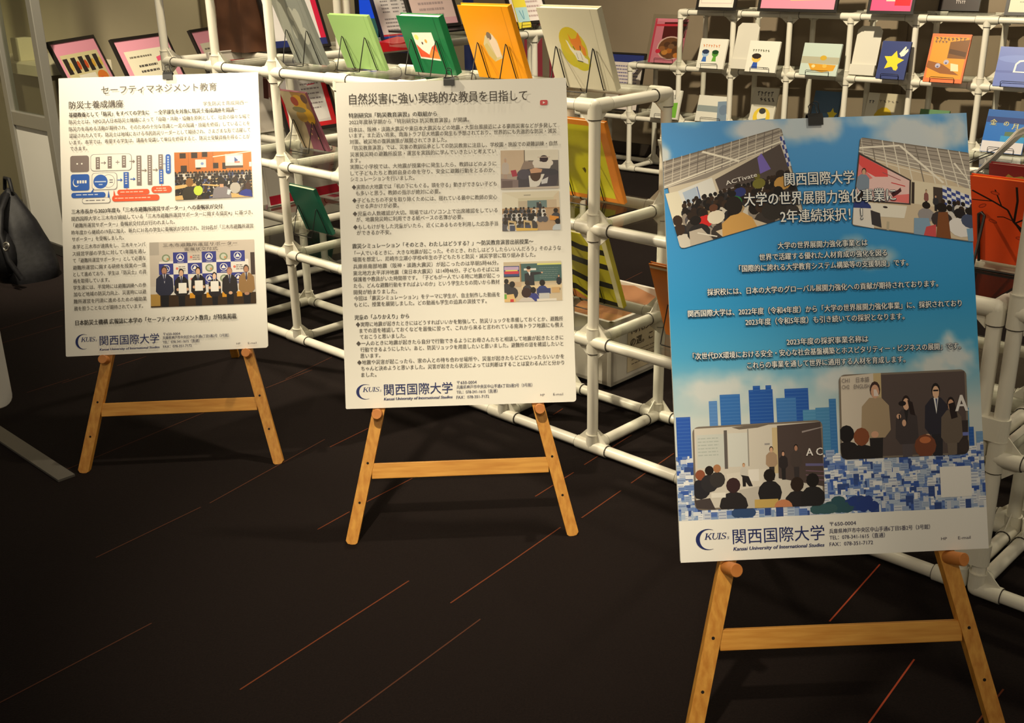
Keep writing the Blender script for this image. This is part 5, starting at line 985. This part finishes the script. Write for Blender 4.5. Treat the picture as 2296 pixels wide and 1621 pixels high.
def n_food3(a):
    a.R(0, 0, 1, 1, (222, 150, 170)); a.R(.08, .14, .94, 1, (216, 210, 188)); a.greek(.13, .2, .4, 1, .05, (110, 104, 96)); a.greek(.16, .32, .44, 2, .06, (70, 66, 62)); a.E(.2, .56, .05, .11, (84, 176, 196), 18); a.greek(.28, .5, .5, 3, .06, (140, 132, 120)); a.E(.34, .74, .05, .05, (60, 50, 44)); a.E(.44, .72, .05, .05, (206, 80, 80)); a.E(.72, .26, .035, .05, (44, 56, 50)); a.P([(.66, .28), (.75, .28), (.84, .5), (.8, .6), (.72, .56)], (44, 46, 44)); a.P([(.9, .34), (.94, .3), (.94, .5), (.86, .5)], (50, 46, 48)); a.E(.72, .36, .03, .04, (226, 150, 60)); a.greek(.62, .66, .9, 3, .07, (170, 164, 150))
def left_frame(label, tl, tr, zt, h, lean, art, w=None):
    p, q = atz(tl, zt), atz(tr, zt); x = (q - p).normalized(); w = w or (q - p).length; out = V((x.y, -x.x, 0))     # out = to the viewer's side
    t = math.radians(lean); base = p + x * (w / 2) + out * (h * math.sin(t)) - Z * (h * math.cos(t)); return frame(label, Leaf(base, x, out, -lean), w, h, art), base
f1, c1 = left_frame('black framed pink notice with food photos, beside the glazed door', (106, 97), (210, 80), .90, .43, 22, n_food1)
f2, c2 = left_frame('black framed pink notice with a round blue patch, above the left poster clip', (248, 91), (372, 74), .90, .43, 22, n_food2)
f3, c3 = left_frame('black framed pink notice with a dark bird picture behind the tall poles', (424, 70), (526, 54), .90, .43, 22, n_food3)
cs_ = [IB(c) for c in (c1, c2, c3)]; ia, ib_ = min(c[0] for c in cs_) - .75, max(c[0] for c in cs_) + .25; ba, bb_ = min(c[1] for c in cs_) - .18, max(c[1] for c in cs_) + .30; zt = min(c.z for c in (c1, c2, c3)) - .001
mb = MB(); mb.box(RP(ia, ba, zt - .02), A * ((ib_ - ia) * BAY), B * (bb_ - ba), Z * .02, mat('white_shelf_top', (206, 202, 188), .5)); mb.box(RP(ia, ba + .02, 0) + A * .02, A * ((ib_ - ia) * BAY - .04), B * (bb_ - ba - .04), Z * (zt - .02), mat('white_shelf_side', (196, 192, 178), .6))
box_thing(mb, 'low_cabinet', 'long low white cabinet carrying the three pink framed notices', 'cabinet', RP(ia, ba, 0))

def n_red(a): a.R(0, 0, 1, 1, (206, 36, 70)); a.R(0, 0, .9, .92, (226, 222, 222)); a.R(0, .92, 1, 1, (40, 50, 110)); a.P([(0, .1), (.55, .08), (.55, .3), (0, .3)], (110, 140, 96)); a.P([(.3, .05), (.55, .05), (.55, .3), (.3, .3)], (130, 140, 156)); a.greek(.2, .36, .8, 5, .05, (130, 126, 130)); a.E(.72, .56, .09, .05, (206, 120, 60)); a.greek(.25, .64, .55, 3, .04, (150, 140, 140)); a.greek(.35, .78, .6, 4, .03, (150, 140, 140)); a.E(.78, .86, .06, .05, (90, 140, 90))
def n_blue(a): a.R(0, 0, 1, 1, (46, 70, 160)); a.R(.02, .04, .88, .97, (226, 222, 222)); a.R(.02, .955, .88, .975, (206, 50, 60)); a.R(.36, .05, .78, .30, (56, 120, 170)); a.P([(.36, .22), (.78, .2), (.78, .3), (.36, .3)], (36, 84, 130)); a.greek(.12, .22, .32, 3, .05, (150, 140, 150)); a.E(.16, .43, .045, .035, (60, 80, 170)); a.greek(.24, .40, .8, 2, .06, (60, 60, 90)); a.R(.42, .52, .56, .56, (226, 90, 50)); [a.greek(.14 + .22 * k, .58, .30 + .22 * k, 4, .04, (140, 136, 140)) for k in range(3)]; a.greek(.14, .78, .42, 4, .04, (140, 136, 140)); a.R(.5, .74, .68, .86, (150, 110, 100)); a.greek(.45, .90, .7, 1, .04, (110, 110, 116))
def n_pink(a): a.R(0, 0, 1, 1, (216, 190, 186)); [a.R(.12 + .2 * k, .1, .26 + .2 * k, .55, rnd([(170, 130, 90), (190, 160, 120), (206, 110, 90)])) for k in range(2)]; a.E(.46, .36, .08, .07, (170, 90, 90)); a.greek(.5, .2, .85, 6, .08, (160, 140, 140)); a.greek(.2, .66, .8, 4, .07, (170, 150, 150)); a.R(0, .92, 1, 1, (206, 160, 170))
def n_plain(a): a.R(0, 0, 1, 1, (216, 208, 206)); a.R(.1, .5, .3, .62, (206, 206, 60)); a.greek(.1, .7, .9, 4, .07, (170, 150, 150))
def on_wing(label, bl, w, h, art, b_i=None, lean=21, z=None, fw=.012, col=None, x=None):
    z = z or lev(3) + SH; p = atz(bl, z) if not b_i else RP(b_i[0], b_i[1], z); return frame(label, Leaf(p + B * (w / 2), B, A, -lean), w, h, art, fw, col)
on_wing('red edged paper notice in a dark frame behind the grey picture book', None, .25, .33, n_red, (-.26, .285), fw=.010)
on_wing('blue bordered notice in a clear frame in front of the blue screen', None, .245, .36, n_blue, (-.33, .80), fw=.006, col=mat('navy_frame', (34, 40, 70), .3))
zq = lev(3) + SH + .057; pq = IB(atz((1036, 60), zq)); on_wing('pale pink notice in a dark frame right of the blue screen', None, .235, .33, n_pink, (pq[0], pq[1] - .235), z=zq)
pr_ = pq
on_wing('pale notice with a yellow mark behind the orange picture book', None, .24, .33, n_plain, (-.75, 1.66), z=lev(3) + SH)
mb = MB(); i_t, b_t0 = pr_[0] - .35, pr_[1] - .26; mb.box(RP(i_t, b_t0, lev(3) + SH), A * .20, B * .40, Z * .05, M_ACR); mb.box(RP(i_t, b_t0, lev(3) + SH + .05), A * .20, B * .40, Z * .006, M_BLACK)
box_thing(mb, 'display_tray', 'clear tray with a dark top under the pale pink notice', 'tray', RP(i_t, b_t0, lev(3) + SH))
def n_leaf(a): a.R(0, 0, 1, 1, (222, 206, 70)); a.R(0, .3, 1, .8, (170, 206, 214)); a.L([(.3, .4), (.5, .7)], .05, (80, 140, 170)); a.L([(.6, .4), (.55, .7)], .05, (80, 140, 170))
lf2 = Leaf(atz((1180, 64), lev(3) + SH), B, A, -21); book('leaflet', 'small yellow and light blue leaflet on the back rail beside the orange book', lf2, .075, .13, .004, (222, 206, 70), None, n_leaf, cat='leaflet')
low_stand('small wire rest holding the yellow and blue leaflet', Leaf(V(lf2.o), B, A, -21), .06, 'leaflet rests')
mb = MB(); r0 = RP(.0, .70, lev(3) + PR + .001)
for k in range(7):
    b0, b1 = .62 + k * .04, .66 + k * .04; h0, h1 = .010 + .006 * math.sin(k * 1.3), .010 + .006 * math.sin((k + 1) * 1.3)
    mb.poly([RP(-.30, b0, lev(3) + SH + h0), RP(.05, b0, lev(3) + PR + h0), RP(.05, b1, lev(3) + PR + h1), RP(-.30, b1, lev(3) + SH + h1)], mat('red_plastic', (200, 34, 40), .3), True)
    mb.poly([RP(.05, b0, lev(3) + PR + h0), RP(.07, b0, lev(3) - .006), RP(.07, b1, lev(3) - .006), RP(.05, b1, lev(3) + PR + h1)], mat('red_plastic', (200, 34, 40), .3), True)
    mb.poly([RP(.07, b0, lev(3) - .006), RP(-.30, b0, lev(3) + SH), RP(-.30, b1, lev(3) + SH), RP(.07, b1, lev(3) - .006)], mat('red_plastic', (200, 34, 40), .3), True)
box_thing(mb, 'red_folder', 'bright red plastic folder lying over the rail between the green books', 'folder', r0)
# blue-lit screen standing behind the wing
SC = RP(-1.55, 1.05, 0); sx = V((1, .0, 0)); sy = V((0, 1, 0)); sc_o = V((-.655, 5.05, .48)); root = thing('screen', 'bright blue lit screen with a green band behind the framed notices', 'screen', V((-.51, 5.1, 0)))
mb = MB(); mb.box(sc_o, sx * .30, sy * .05, Z * .95, M_BLACK); mb.box(sc_o + sx * .10 + sy * .01 - Z * .48, sx * .10, sy * .03, Z * .48, M_BLACK); mb.box(sc_o + sx * .0 - sy * .1 - Z * .48, sx * .30, sy * .26, Z * .015, M_BLACK); mb.build('casing', root)
m = bpy.data.materials.new('lit_screen'); m.use_nodes = True; p_ = m.node_tree.nodes['Principled BSDF']; at_ = m.node_tree.nodes.new('ShaderNodeVertexColor'); at_.layer_name = 'Col'; m.node_tree.links.new(at_.outputs[0], p_.inputs['Emission Color']); p_.inputs['Emission Strength'].default_value = .30; p_.inputs['Base Color'].default_value = (.01, .01, .02, 1); p_.inputs['Roughness'].default_value = .2; M_LIT = m
a = Art(sc_o + sx * .02 + Z * .93, sx * .26, -Z * .91, -sy, .0006)
a.R(0, 0, 1, 1, (24, 84, 232)); a.R(0, .50, 1, .62, (50, 100, 84)); a.R(.6, .0, .7, 1, (40, 100, 240)); a.R(0, .86, 1, .88, (16, 60, 190)); a.build('display', root, M_LIT)
letter(('lettering', root), 'iDE', (lambda f, x, y, sp, d=0: sc_o + sx * (.035 + (x + d) * .06) + Z * (.385 + y * .06) - sy * .003), (28, 50, 60), .02)
# dark blue file, grey magazines and dark red panels behind the wing
def upright(name, label, cat, p, q, z0, z1, d, m):
    mb = MB(); p, q = V(p), V(q); n = (q - p).normalized(); n = V((-n.y, n.x, 0)); mb.box(V((p.x, p.y, z0)), q - p, n * d, Z * (z1 - z0), m); return box_thing(mb, name, label, cat, V(((p.x + q.x) / 2, (p.y + q.y) / 2, z0)))
def at_depth(q, y): d = ray(q); return CAM + d * ((y - CAM.y) / d.y)
p, q = at_depth((1038, 30), 5.6), at_depth((1062, 30), 5.6); upright('banner', 'narrow dark blue upright banner behind the pale pink notice', 'banner', p, q, 0, 1.35, .03, mat('dark_blue_cloth', (34, 48, 104), .7))
p, q = at_depth((1176, 120), 6.0), at_depth((1216, 120), 6.0); upright('panel', 'dark red standing panel seen between the orange and white fox books', 'panel', p, q, 0, 1.02, .02, mat('dark_red_panel', (122, 22, 40), .6))
p, q = at_depth((1232, 150), 6.3), at_depth((1256, 150), 6.3); upright('panel', 'dark red standing panel behind the lower left of the white fox book', 'panel', p, q, 0, .86, .02, mat('dark_red_panel', (122, 22, 40), .6))
for k in range(5):
    p = RP(-.75, 1.0 + .055 * k, lev(2) + SH); mb = MB(); lf2 = Leaf(p, A, -B, 8); mb.box(lf2.p(-.09, 0), lf2.x * .18, lf2.z * .235, -lf2.n * .012, mat('grey_file_%d' % (k % 3), ((62, 58, 56), (84, 78, 72), (52, 50, 52))[k % 3], .6))
    box_thing(mb, 'magazine_file', ('first', 'second', 'third', 'fourth', 'fifth')[k] + ' grey file counting back along the shelf behind the dark green book', 'file', p, 'grey files on the wing shelf')
# brown kraft bag and yellow note
mb = MB(); c = RP(-.80, .34, lev(3) + SH); nx = 8; random.seed(3)
def kp(u, v, w): q = V((u, v, w)); d = noise.noise_vector(q * 3.1) * .018; return c + A * ((u - .5) * .16) + B * ((v - .5) * .23) + Z * (w * .30) + d * min(1, w * 3)
for f in range(6):
    for i in range(nx):
        for j in range(nx):
            qs = []
            for di, dj in ((0, 0), (1, 0), (1, 1), (0, 1)):
                s_, t_ = (i + di) / nx, (j + dj) / nx; qs.append(kp(*((0, s_, t_), (1, s_, t_), (s_, 0, t_), (s_, 1, t_), (s_, t_, 0), (s_, t_, 1))[f]))
            mb.poly(qs, noisy('brown_kraft', (70, 40, 22), (92, 55, 31), 9, .7), True)
box_thing(mb, 'paper_bag', 'crumpled dark brown paper bag behind the tall poles', 'bag', c, bevel=.0004)
p = atp((516, 46), RP(-1.02, .6, 0), A); mb = MB(); mb.box(p - B * .035 - Z * .028, B * .07, A * .001, Z * .056, mat('yellow_note', (206, 184, 40), .7)); box_thing(mb, 'sticky_note', 'yellow note beside the brown paper bag', 'note', p)
# framed notice on the lower shelf and leaflets below it
def n_menu(a): a.R(0, 0, 1, 1, (206, 36, 44)); a.R(.06, 0, .90, .94, (216, 210, 212)); scrib(a, .2, .8, .06, .06, 8, (170, 70, 90), .02); a.P([(.38, .16), (.88, .14), (.9, .90), (.5, .92)], (232, 228, 228)); a.greek(.46, .22, .84, 9, .065, (150, 140, 146), .3); a.L([(.6, .44), (.76, .43)], .014, (206, 70, 90))
frame('red bordered notice in a black frame behind the purple picture book', Leaf(RP(-.25, .43, lev(2) + SH) + B * .0, B, A, -20), .24, .30, n_menu, .012)
def n_girl(a): a.R(0, 0, 1, 1, (196, 188, 178)); a.R(0, .1, 1, .12, (190, 50, 60)); a.E(.72, .34, .12, .1, (70, 44, 40)); a.P([(.6, .36), (.84, .36), (.86, .6), (.6, .6)], (150, 110, 104)); a.P([(.6, .36), (.66, .38), (.62, .62), (.56, .6)], (80, 48, 42)); a.R(.64, .6, .70, .78, (150, 110, 100)); a.R(.75, .6, .8, .78, (150, 110, 100))
frame('pale poster of a small dark haired girl, seen right of the left poster', Leaf(RP(-.62, .30, lev(2) + SH), B, A, -12), .34, .30, n_girl, .004, mat('pale_edge', (206, 200, 190), .6))
def n_band(a): a.R(0, 0, 1, 1, (196, 190, 182)); a.R(0, .84, 1, 1, (176, 20, 46)); [a.E(.2 + .1 * (k % 7), .12 + .09 * (k // 7), .012, .012, (130, 120, 116)) for k in range(49)]; a.R(.86, 0, .95, .8, (214, 150, 156))
frame('grey poster with a red band along its foot, low behind the rack', Leaf(RP(-.80, .72, lev(1) + SH), B, A, -8), .80, .22, n_band, .004, mat('pale_edge', (206, 200, 190), .6))
for k, (i, b, c, lab) in enumerate(((-.62, .66, (222, 214, 206), 'white leaflet lying nearest the pipes on the low wing shelf'), (-.38, .74, (226, 190, 200), 'pink edged leaflet lying on the low wing shelf'), (-.66, .95, (206, 206, 196), 'pale leaflet lying behind the low dark green book'))):
    z = lev(1) + SH + .001 * k; root = thing('flat_leaflet', lab, 'leaflet', RP(i, b, z)); mb = MB(); o_ = RP(i, b, z) - A * .075 - B * .105; mb.box(o_, A * .15, B * .21, Z * .002, mat('leaflet_paper_%d' % k, c, .5)); mb.build('paper', root)
    a = Art(o_ + Z * .0021 + A * .008 + B * .008, A * .134, B * .194, Z, .0002); a.R(0, 0, 1, 1, (222, 218, 212)); a.R(.1, .1, .5, .3, (206, 90, 110)); a.E(.7, .6, .18, .1, (190, 150, 140)); a.greek(.1, .4, .9, 4, .08, (160, 150, 150)); a.build('print', root)
# far frame on the low end of the wall rack
def n_navy(a): a.R(0, 0, 1, 1, (206, 196, 190)); a.R(0, 0, 1, .14, (40, 50, 110)); a.greek(.08, .2, .92, 6, .06, (110, 106, 140)); a.R(.4, .66, .8, .84, (120, 80, 76)); a.greek(.08, .88, .9, 2, .05, (150, 140, 140))
p = KP(-.38, .07, lev(1) + SH); frame('notice with a navy heading, low at the left end of the wall rack', Leaf(p, A4, -B4, -14), .25, .33, n_navy, .010)
# frames standing along the top rail of the wall rack
def n_cert(a): a.R(0, 0, 1, 1, (222, 216, 204)); a.R(.05, .06, .95, .94, (206, 190, 186)); a.R(.07, .075, .93, .925, (226, 220, 208)); scrib(a, .3, .7, .8, .06, 6, (206, 150, 160), .01)
def n_p1(a): a.R(0, 0, 1, 1, (226, 140, 165)); a.R(.2, .6, .46, .85, (214, 60, 110)); a.P([(.40, .5), (.86, .5), (.86, .84), (.40, .86)], (216, 206, 130)); a.greek(.44, .55, .82, 4, .07, (180, 170, 120)); a.R(.62, .5, .64, .84, (190, 180, 80))
def n_p2(a): a.R(0, 0, 1, 1, (232, 84, 130)); a.R(.1, .62, .28, .76, (50, 44, 50)); a.P([(.34, .66), (.58, .62), (.58, .86), (.36, .86)], (206, 200, 180)); a.P([(.62, .5), (.94, .48), (.94, .9), (.6, .9)], (226, 210, 190)); a.E(.76, .66, .1, .1, (206, 170, 140)); a.P([(.58, .8), (.96, .8), (.96, .92), (.58, .92)], (206, 40, 50))
def n_dark(a): a.R(0, 0, 1, 1, (56, 48, 46)); a.R(.05, .5, .6, .72, (84, 76, 72)); a.R(0, .44, 1, .47, (206, 60, 110)); a.E(.68, .6, .06, .1, (206, 200, 200)); a.R(.78, .6, .95, .66, (206, 50, 100)); scrib(a, .4, .65, .86, .05, 5, (190, 180, 176), .012)
def n_lite(a): a.R(0, 0, 1, 1, (206, 204, 180)); a.greek(.3, .5, .9, 6, .07, (150, 150, 130), .2)
def on_top(label, bl, br, h, art, fw=.014, col=None, land=False):
    z = lev(3) + SH; L = atz(bl, z); R = atp(br, L, B4); w = (R - L).dot(A4); return frame(label, Leaf(L + A4 * (w / 2), A4, -B4, -15), w, h, art, fw, col)
on_top('black framed white certificate on top of the wall rack', (1559, 23), (1647, 25), .34, n_cert)
on_top('wide black framed pink notice on top of the wall rack', (1697, 26), (1874, 31), .31, n_p1)
on_top('bright pink notice in a dark frame on top of the wall rack', (1942, 32), (2046, 34), .34, n_p2)
on_top('dark notice with pink lines on top of the wall rack', (2102, 25), (2194, 27), .33, n_dark, .005)
on_top('pale notice in a dark frame on top at the right edge', (2250, 36), (2340, 40), .34, n_lite)

# ---- things on the floor
# white open bin lined with brown paper
BI, BB, BH = 4.27, .365, .212; bw, bd = .42, .36; o_ = RP(BI, BB, 0) - A * bw; th = .012; root = thing('bin', 'low white open bin lined with brown paper behind the long rack', 'bin', RP(BI, BB, 0) - A * (bw / 2))
M_BIN = mat('white_bin', (216, 210, 198), .5); mb = MB()
mb.box(o_ + Z * .012, A * bw, B * th, Z * (BH - .012), M_BIN); mb.box(o_ + B * (bd - th) + Z * .012, A * bw, B * th, Z * (BH - .012), M_BIN); mb.box(o_ + Z * .012, A * th, B * bd, Z * (BH - .012), M_BIN); mb.box(o_ + A * (bw - th) + Z * .012, A * th, B * bd, Z * (BH - .012), M_BIN); mb.box(o_ + Z * .012, A * bw, B * bd, Z * .01, M_BIN); mb.build('body', root)
mb = MB(); mb.box(o_ + A * .004 + B * .004, A * (bw - .008), B * (bd - .008), Z * .012, M_BLACK); mb.build('plinth', root)
mb = MB(); n = 9; random.seed(8)
hgt = [[.15 + .03 * noise.noise(V((i * .7, j * .7, 3))) + (.05 if i in (0, n) or j == n else 0) for j in range(n + 1)] for i in range(n + 1)]
for i in range(n):
    for j in range(n):
        mb.poly([o_ + A * (th + (bw - 2 * th) * x / n) + B * (th + (bd - 2 * th) * y / n) + Z * min(BH - .004, hgt[x][y]) for x, y in ((i, j), (i + 1, j), (i + 1, j + 1), (i, j + 1))], noisy('brown_lining', (134, 88, 52), (156, 106, 66), 14, .7), True)
mb.build('paper_lining', root, .0004)
# handwritten card on its side
p = atp((1398, 742), o_ + A * (bw + .002), A); q = atp((1452, 818), o_ + A * (bw + .002), A)
a = Art(o_ + A * (bw + .0015) + B * .075 + Z * (BH - .012), B * .20, -Z * .165, A, .0003); a.R(0, 0, 1, 1, (216, 200, 168)); a.greek(.1, .62, .9, 4, .08, (110, 96, 80), .2); a.build('card', root)
for t_, v_, s_ in (('梅花女子大', .26, .036), ('の選。こども', .50, .029)):
    letter(('lettering', root), t_, (lambda f, x, y, sp, v_=v_, s_=s_: o_ + A * (bw + .0035) + B * (.085 + x * s_) + Z * (BH - .012 - .165 * v_ + y * s_)), (40, 32, 26), .02)
# white panel with rounded corners beyond the bin
p = at_depth((1484, 760), 3.22); lf2 = Leaf(V((p.x, p.y, .0)), A, -B, 0); mb = MB(); pts = []
for cx, cy, a0 in ((.03, .06, -90), (.03, .19, 0), (-.03, .19, 90), (-.03, .06, 180)):
    for j in range(5): t = math.radians(a0 + 22.5 * j); pts.append(lf2.p(cx + .02 * math.cos(t), cy + .02 * math.sin(t)))
mb.prism(pts, -lf2.n * .012, M_BIN); box_thing(mb, 'panel', 'white round cornered panel low behind the pole at the blue poster', 'panel', lf2.o)
# white magazines leaning in wire stands at the right
G7 = 'open wire magazine stands at the right edge'
for k, (bl, lean, c, lab) in enumerate((((2186, 388), 34, (210, 200, 192), 'grey backed magazine leaning in the left wire stand above the orange tree book'), ((2200, 378), 30, (226, 222, 212), 'white magazine leaning in the wire stand below the blue titled book'))):
    p = atz(bl, lev(1) + SH); lf2 = Leaf(p + B4 * .06, B4, -A4, -lean - 6)
    book('magazine', lab, lf2, .15, .21, .006, c, None, None, cat='magazine')
    wire_stand('wire_book_stand', ('left', 'right')[k] + ' of two black wire stands holding magazines above the orange tree book', Leaf(p + B4 * .06, B4, -A4, -lean - 6), .09, .10, .10, G7)
# black backpack by the glazed door
c = atz((12, 630), 0) + B * .10; root = thing('backpack', 'black backpack with a silver ring emblem on the floor at far left', 'backpack', c); M_BAG = noisy('black_nylon', (10, 10, 13), (19, 19, 23), 60, .62, bump=.2, spec=.3); ax = (A, B, Z)
mb = MB(); nu, nv = 22, 14; k = mb.mi(M_BAG); st = len(mb.v)
for a_ in range(nv + 1):
    f = a_ / nv; zz = .36 * (1 - f)
    for j in range(nu):
        t = 2 * math.pi * j / nu; ct, s_t = math.cos(t), math.sin(t); sq = (abs(ct) ** 4 + abs(s_t) ** 4) ** -.25; prof = min(1, (f * 2.6) ** .5) * (1 if f < .9 else 1 - (f - .9) * 1.2)
        rx, ry = .135 * (.42 + .62 * f) * prof, .10 * (.5 + .6 * f) * prof; w = noise.noise(V((ct * 2, s_t * 2, zz * 9))) * .012
        mb.v.append(c + A * ((rx + w) * ct * sq - .06 * (1 - f)) + B * ((ry + w) * s_t * sq) + Z * zz)
for a_ in range(nv):
    for j in range(nu): mb.f.append([st + a_ * nu + j, st + (a_ + 1) * nu + j, st + (a_ + 1) * nu + (j + 1) % nu, st + a_ * nu + (j + 1) % nu]); mb.m.append(k); mb.sm.append(True)
mb.build('body', root)
mb = MB(); mb.ball(c + A * .01 - B * .10 + Z * .12, .10, M_BAG, 14, 10, (1.0, .5, 1.1), ax); mb.build('front_pocket', root)
pe = atp((14, 553), c - B * .160, B); mb = MB(); ex_ = (A * .8 + Z * .35).normalized(); ey_ = (Z - ex_ * Z.dot(ex_)).normalized()
mb.path([pe + ex_ * (.030 * math.cos(t * math.pi / 12)) + ey_ * (.014 * math.sin(t * math.pi / 12)) for t in range(24)], .0035, mat('silver_emblem', (206, 204, 196), .25, .8), 8, True); mb.path([pe - ex_ * .016, pe + ex_ * .016 + ey_ * .004], .004, mat('silver_emblem', (206, 204, 196), .25, .8), 8); mb.build('emblem', root)
for s_, k2 in ((-.05, 0), (.055, 1)):
    mb = MB(); mb.path([c + A * (s_ - .08) + Z * .34 - B * .02, c + A * (s_ + .01) + Z * .30 - B * .09, c + A * (s_ + .06) + Z * .22 - B * .13, c + A * (s_ + .10) + Z * .12 - B * .13, c + A * (s_ + .12) + Z * .04 - B * .10], .011, M_BAG, 8); mb.build('strap', root)
mb = MB(); mb.path([c - A * .09 + Z * .35, c - A * .07 + Z * .40, c - A * .03 + Z * .40, c - A * .02 + Z * .35], .008, M_BAG, 8); mb.build('top_handle', root)
# sign stand at the left edge: white panel on a flat steel foot
e_ = V((-1.134, 2.512, 0)); root = thing('sign_stand', 'white panel on a flat grey steel foot, cut off by the left edge', 'sign', e_ - A * .30)
mb = MB(); mb.box(e_ - A * .62 - B * .022, A * .62, B * .044, Z * .006, mat('grey_steel', (120, 116, 110), .45, .5)); mb.build('foot', root)
pc = atp((33, 907), e_ - A * .27, A); lf2 = Leaf(V((pc.x, pc.y, pc.z)), -B, A, 0); mb = MB(); pts = []; R_ = .03
for cx, cy, a0 in ((.46 - R_, R_, -90), (.46 - R_, .6 - R_, 0), (R_, .6 - R_, 90), (R_, R_, 180)):
    for j in range(6): t = math.radians(a0 + 18 * j); pts.append(lf2.p(cx + R_ * math.cos(t), cy + R_ * math.sin(t)))
mb.prism(pts, -lf2.n * .012, mat('white_sign_panel', (206, 204, 198), .5)); mb.build('panel', root, .003)
pp = lf2.p(.23, 0, -.006); mb = MB(); mb.tube(V((pp.x, pp.y, .006)), V((pp.x, pp.y, pc.z + .02)), .012, M_ALU); mb.build('post', root)

flush_text()
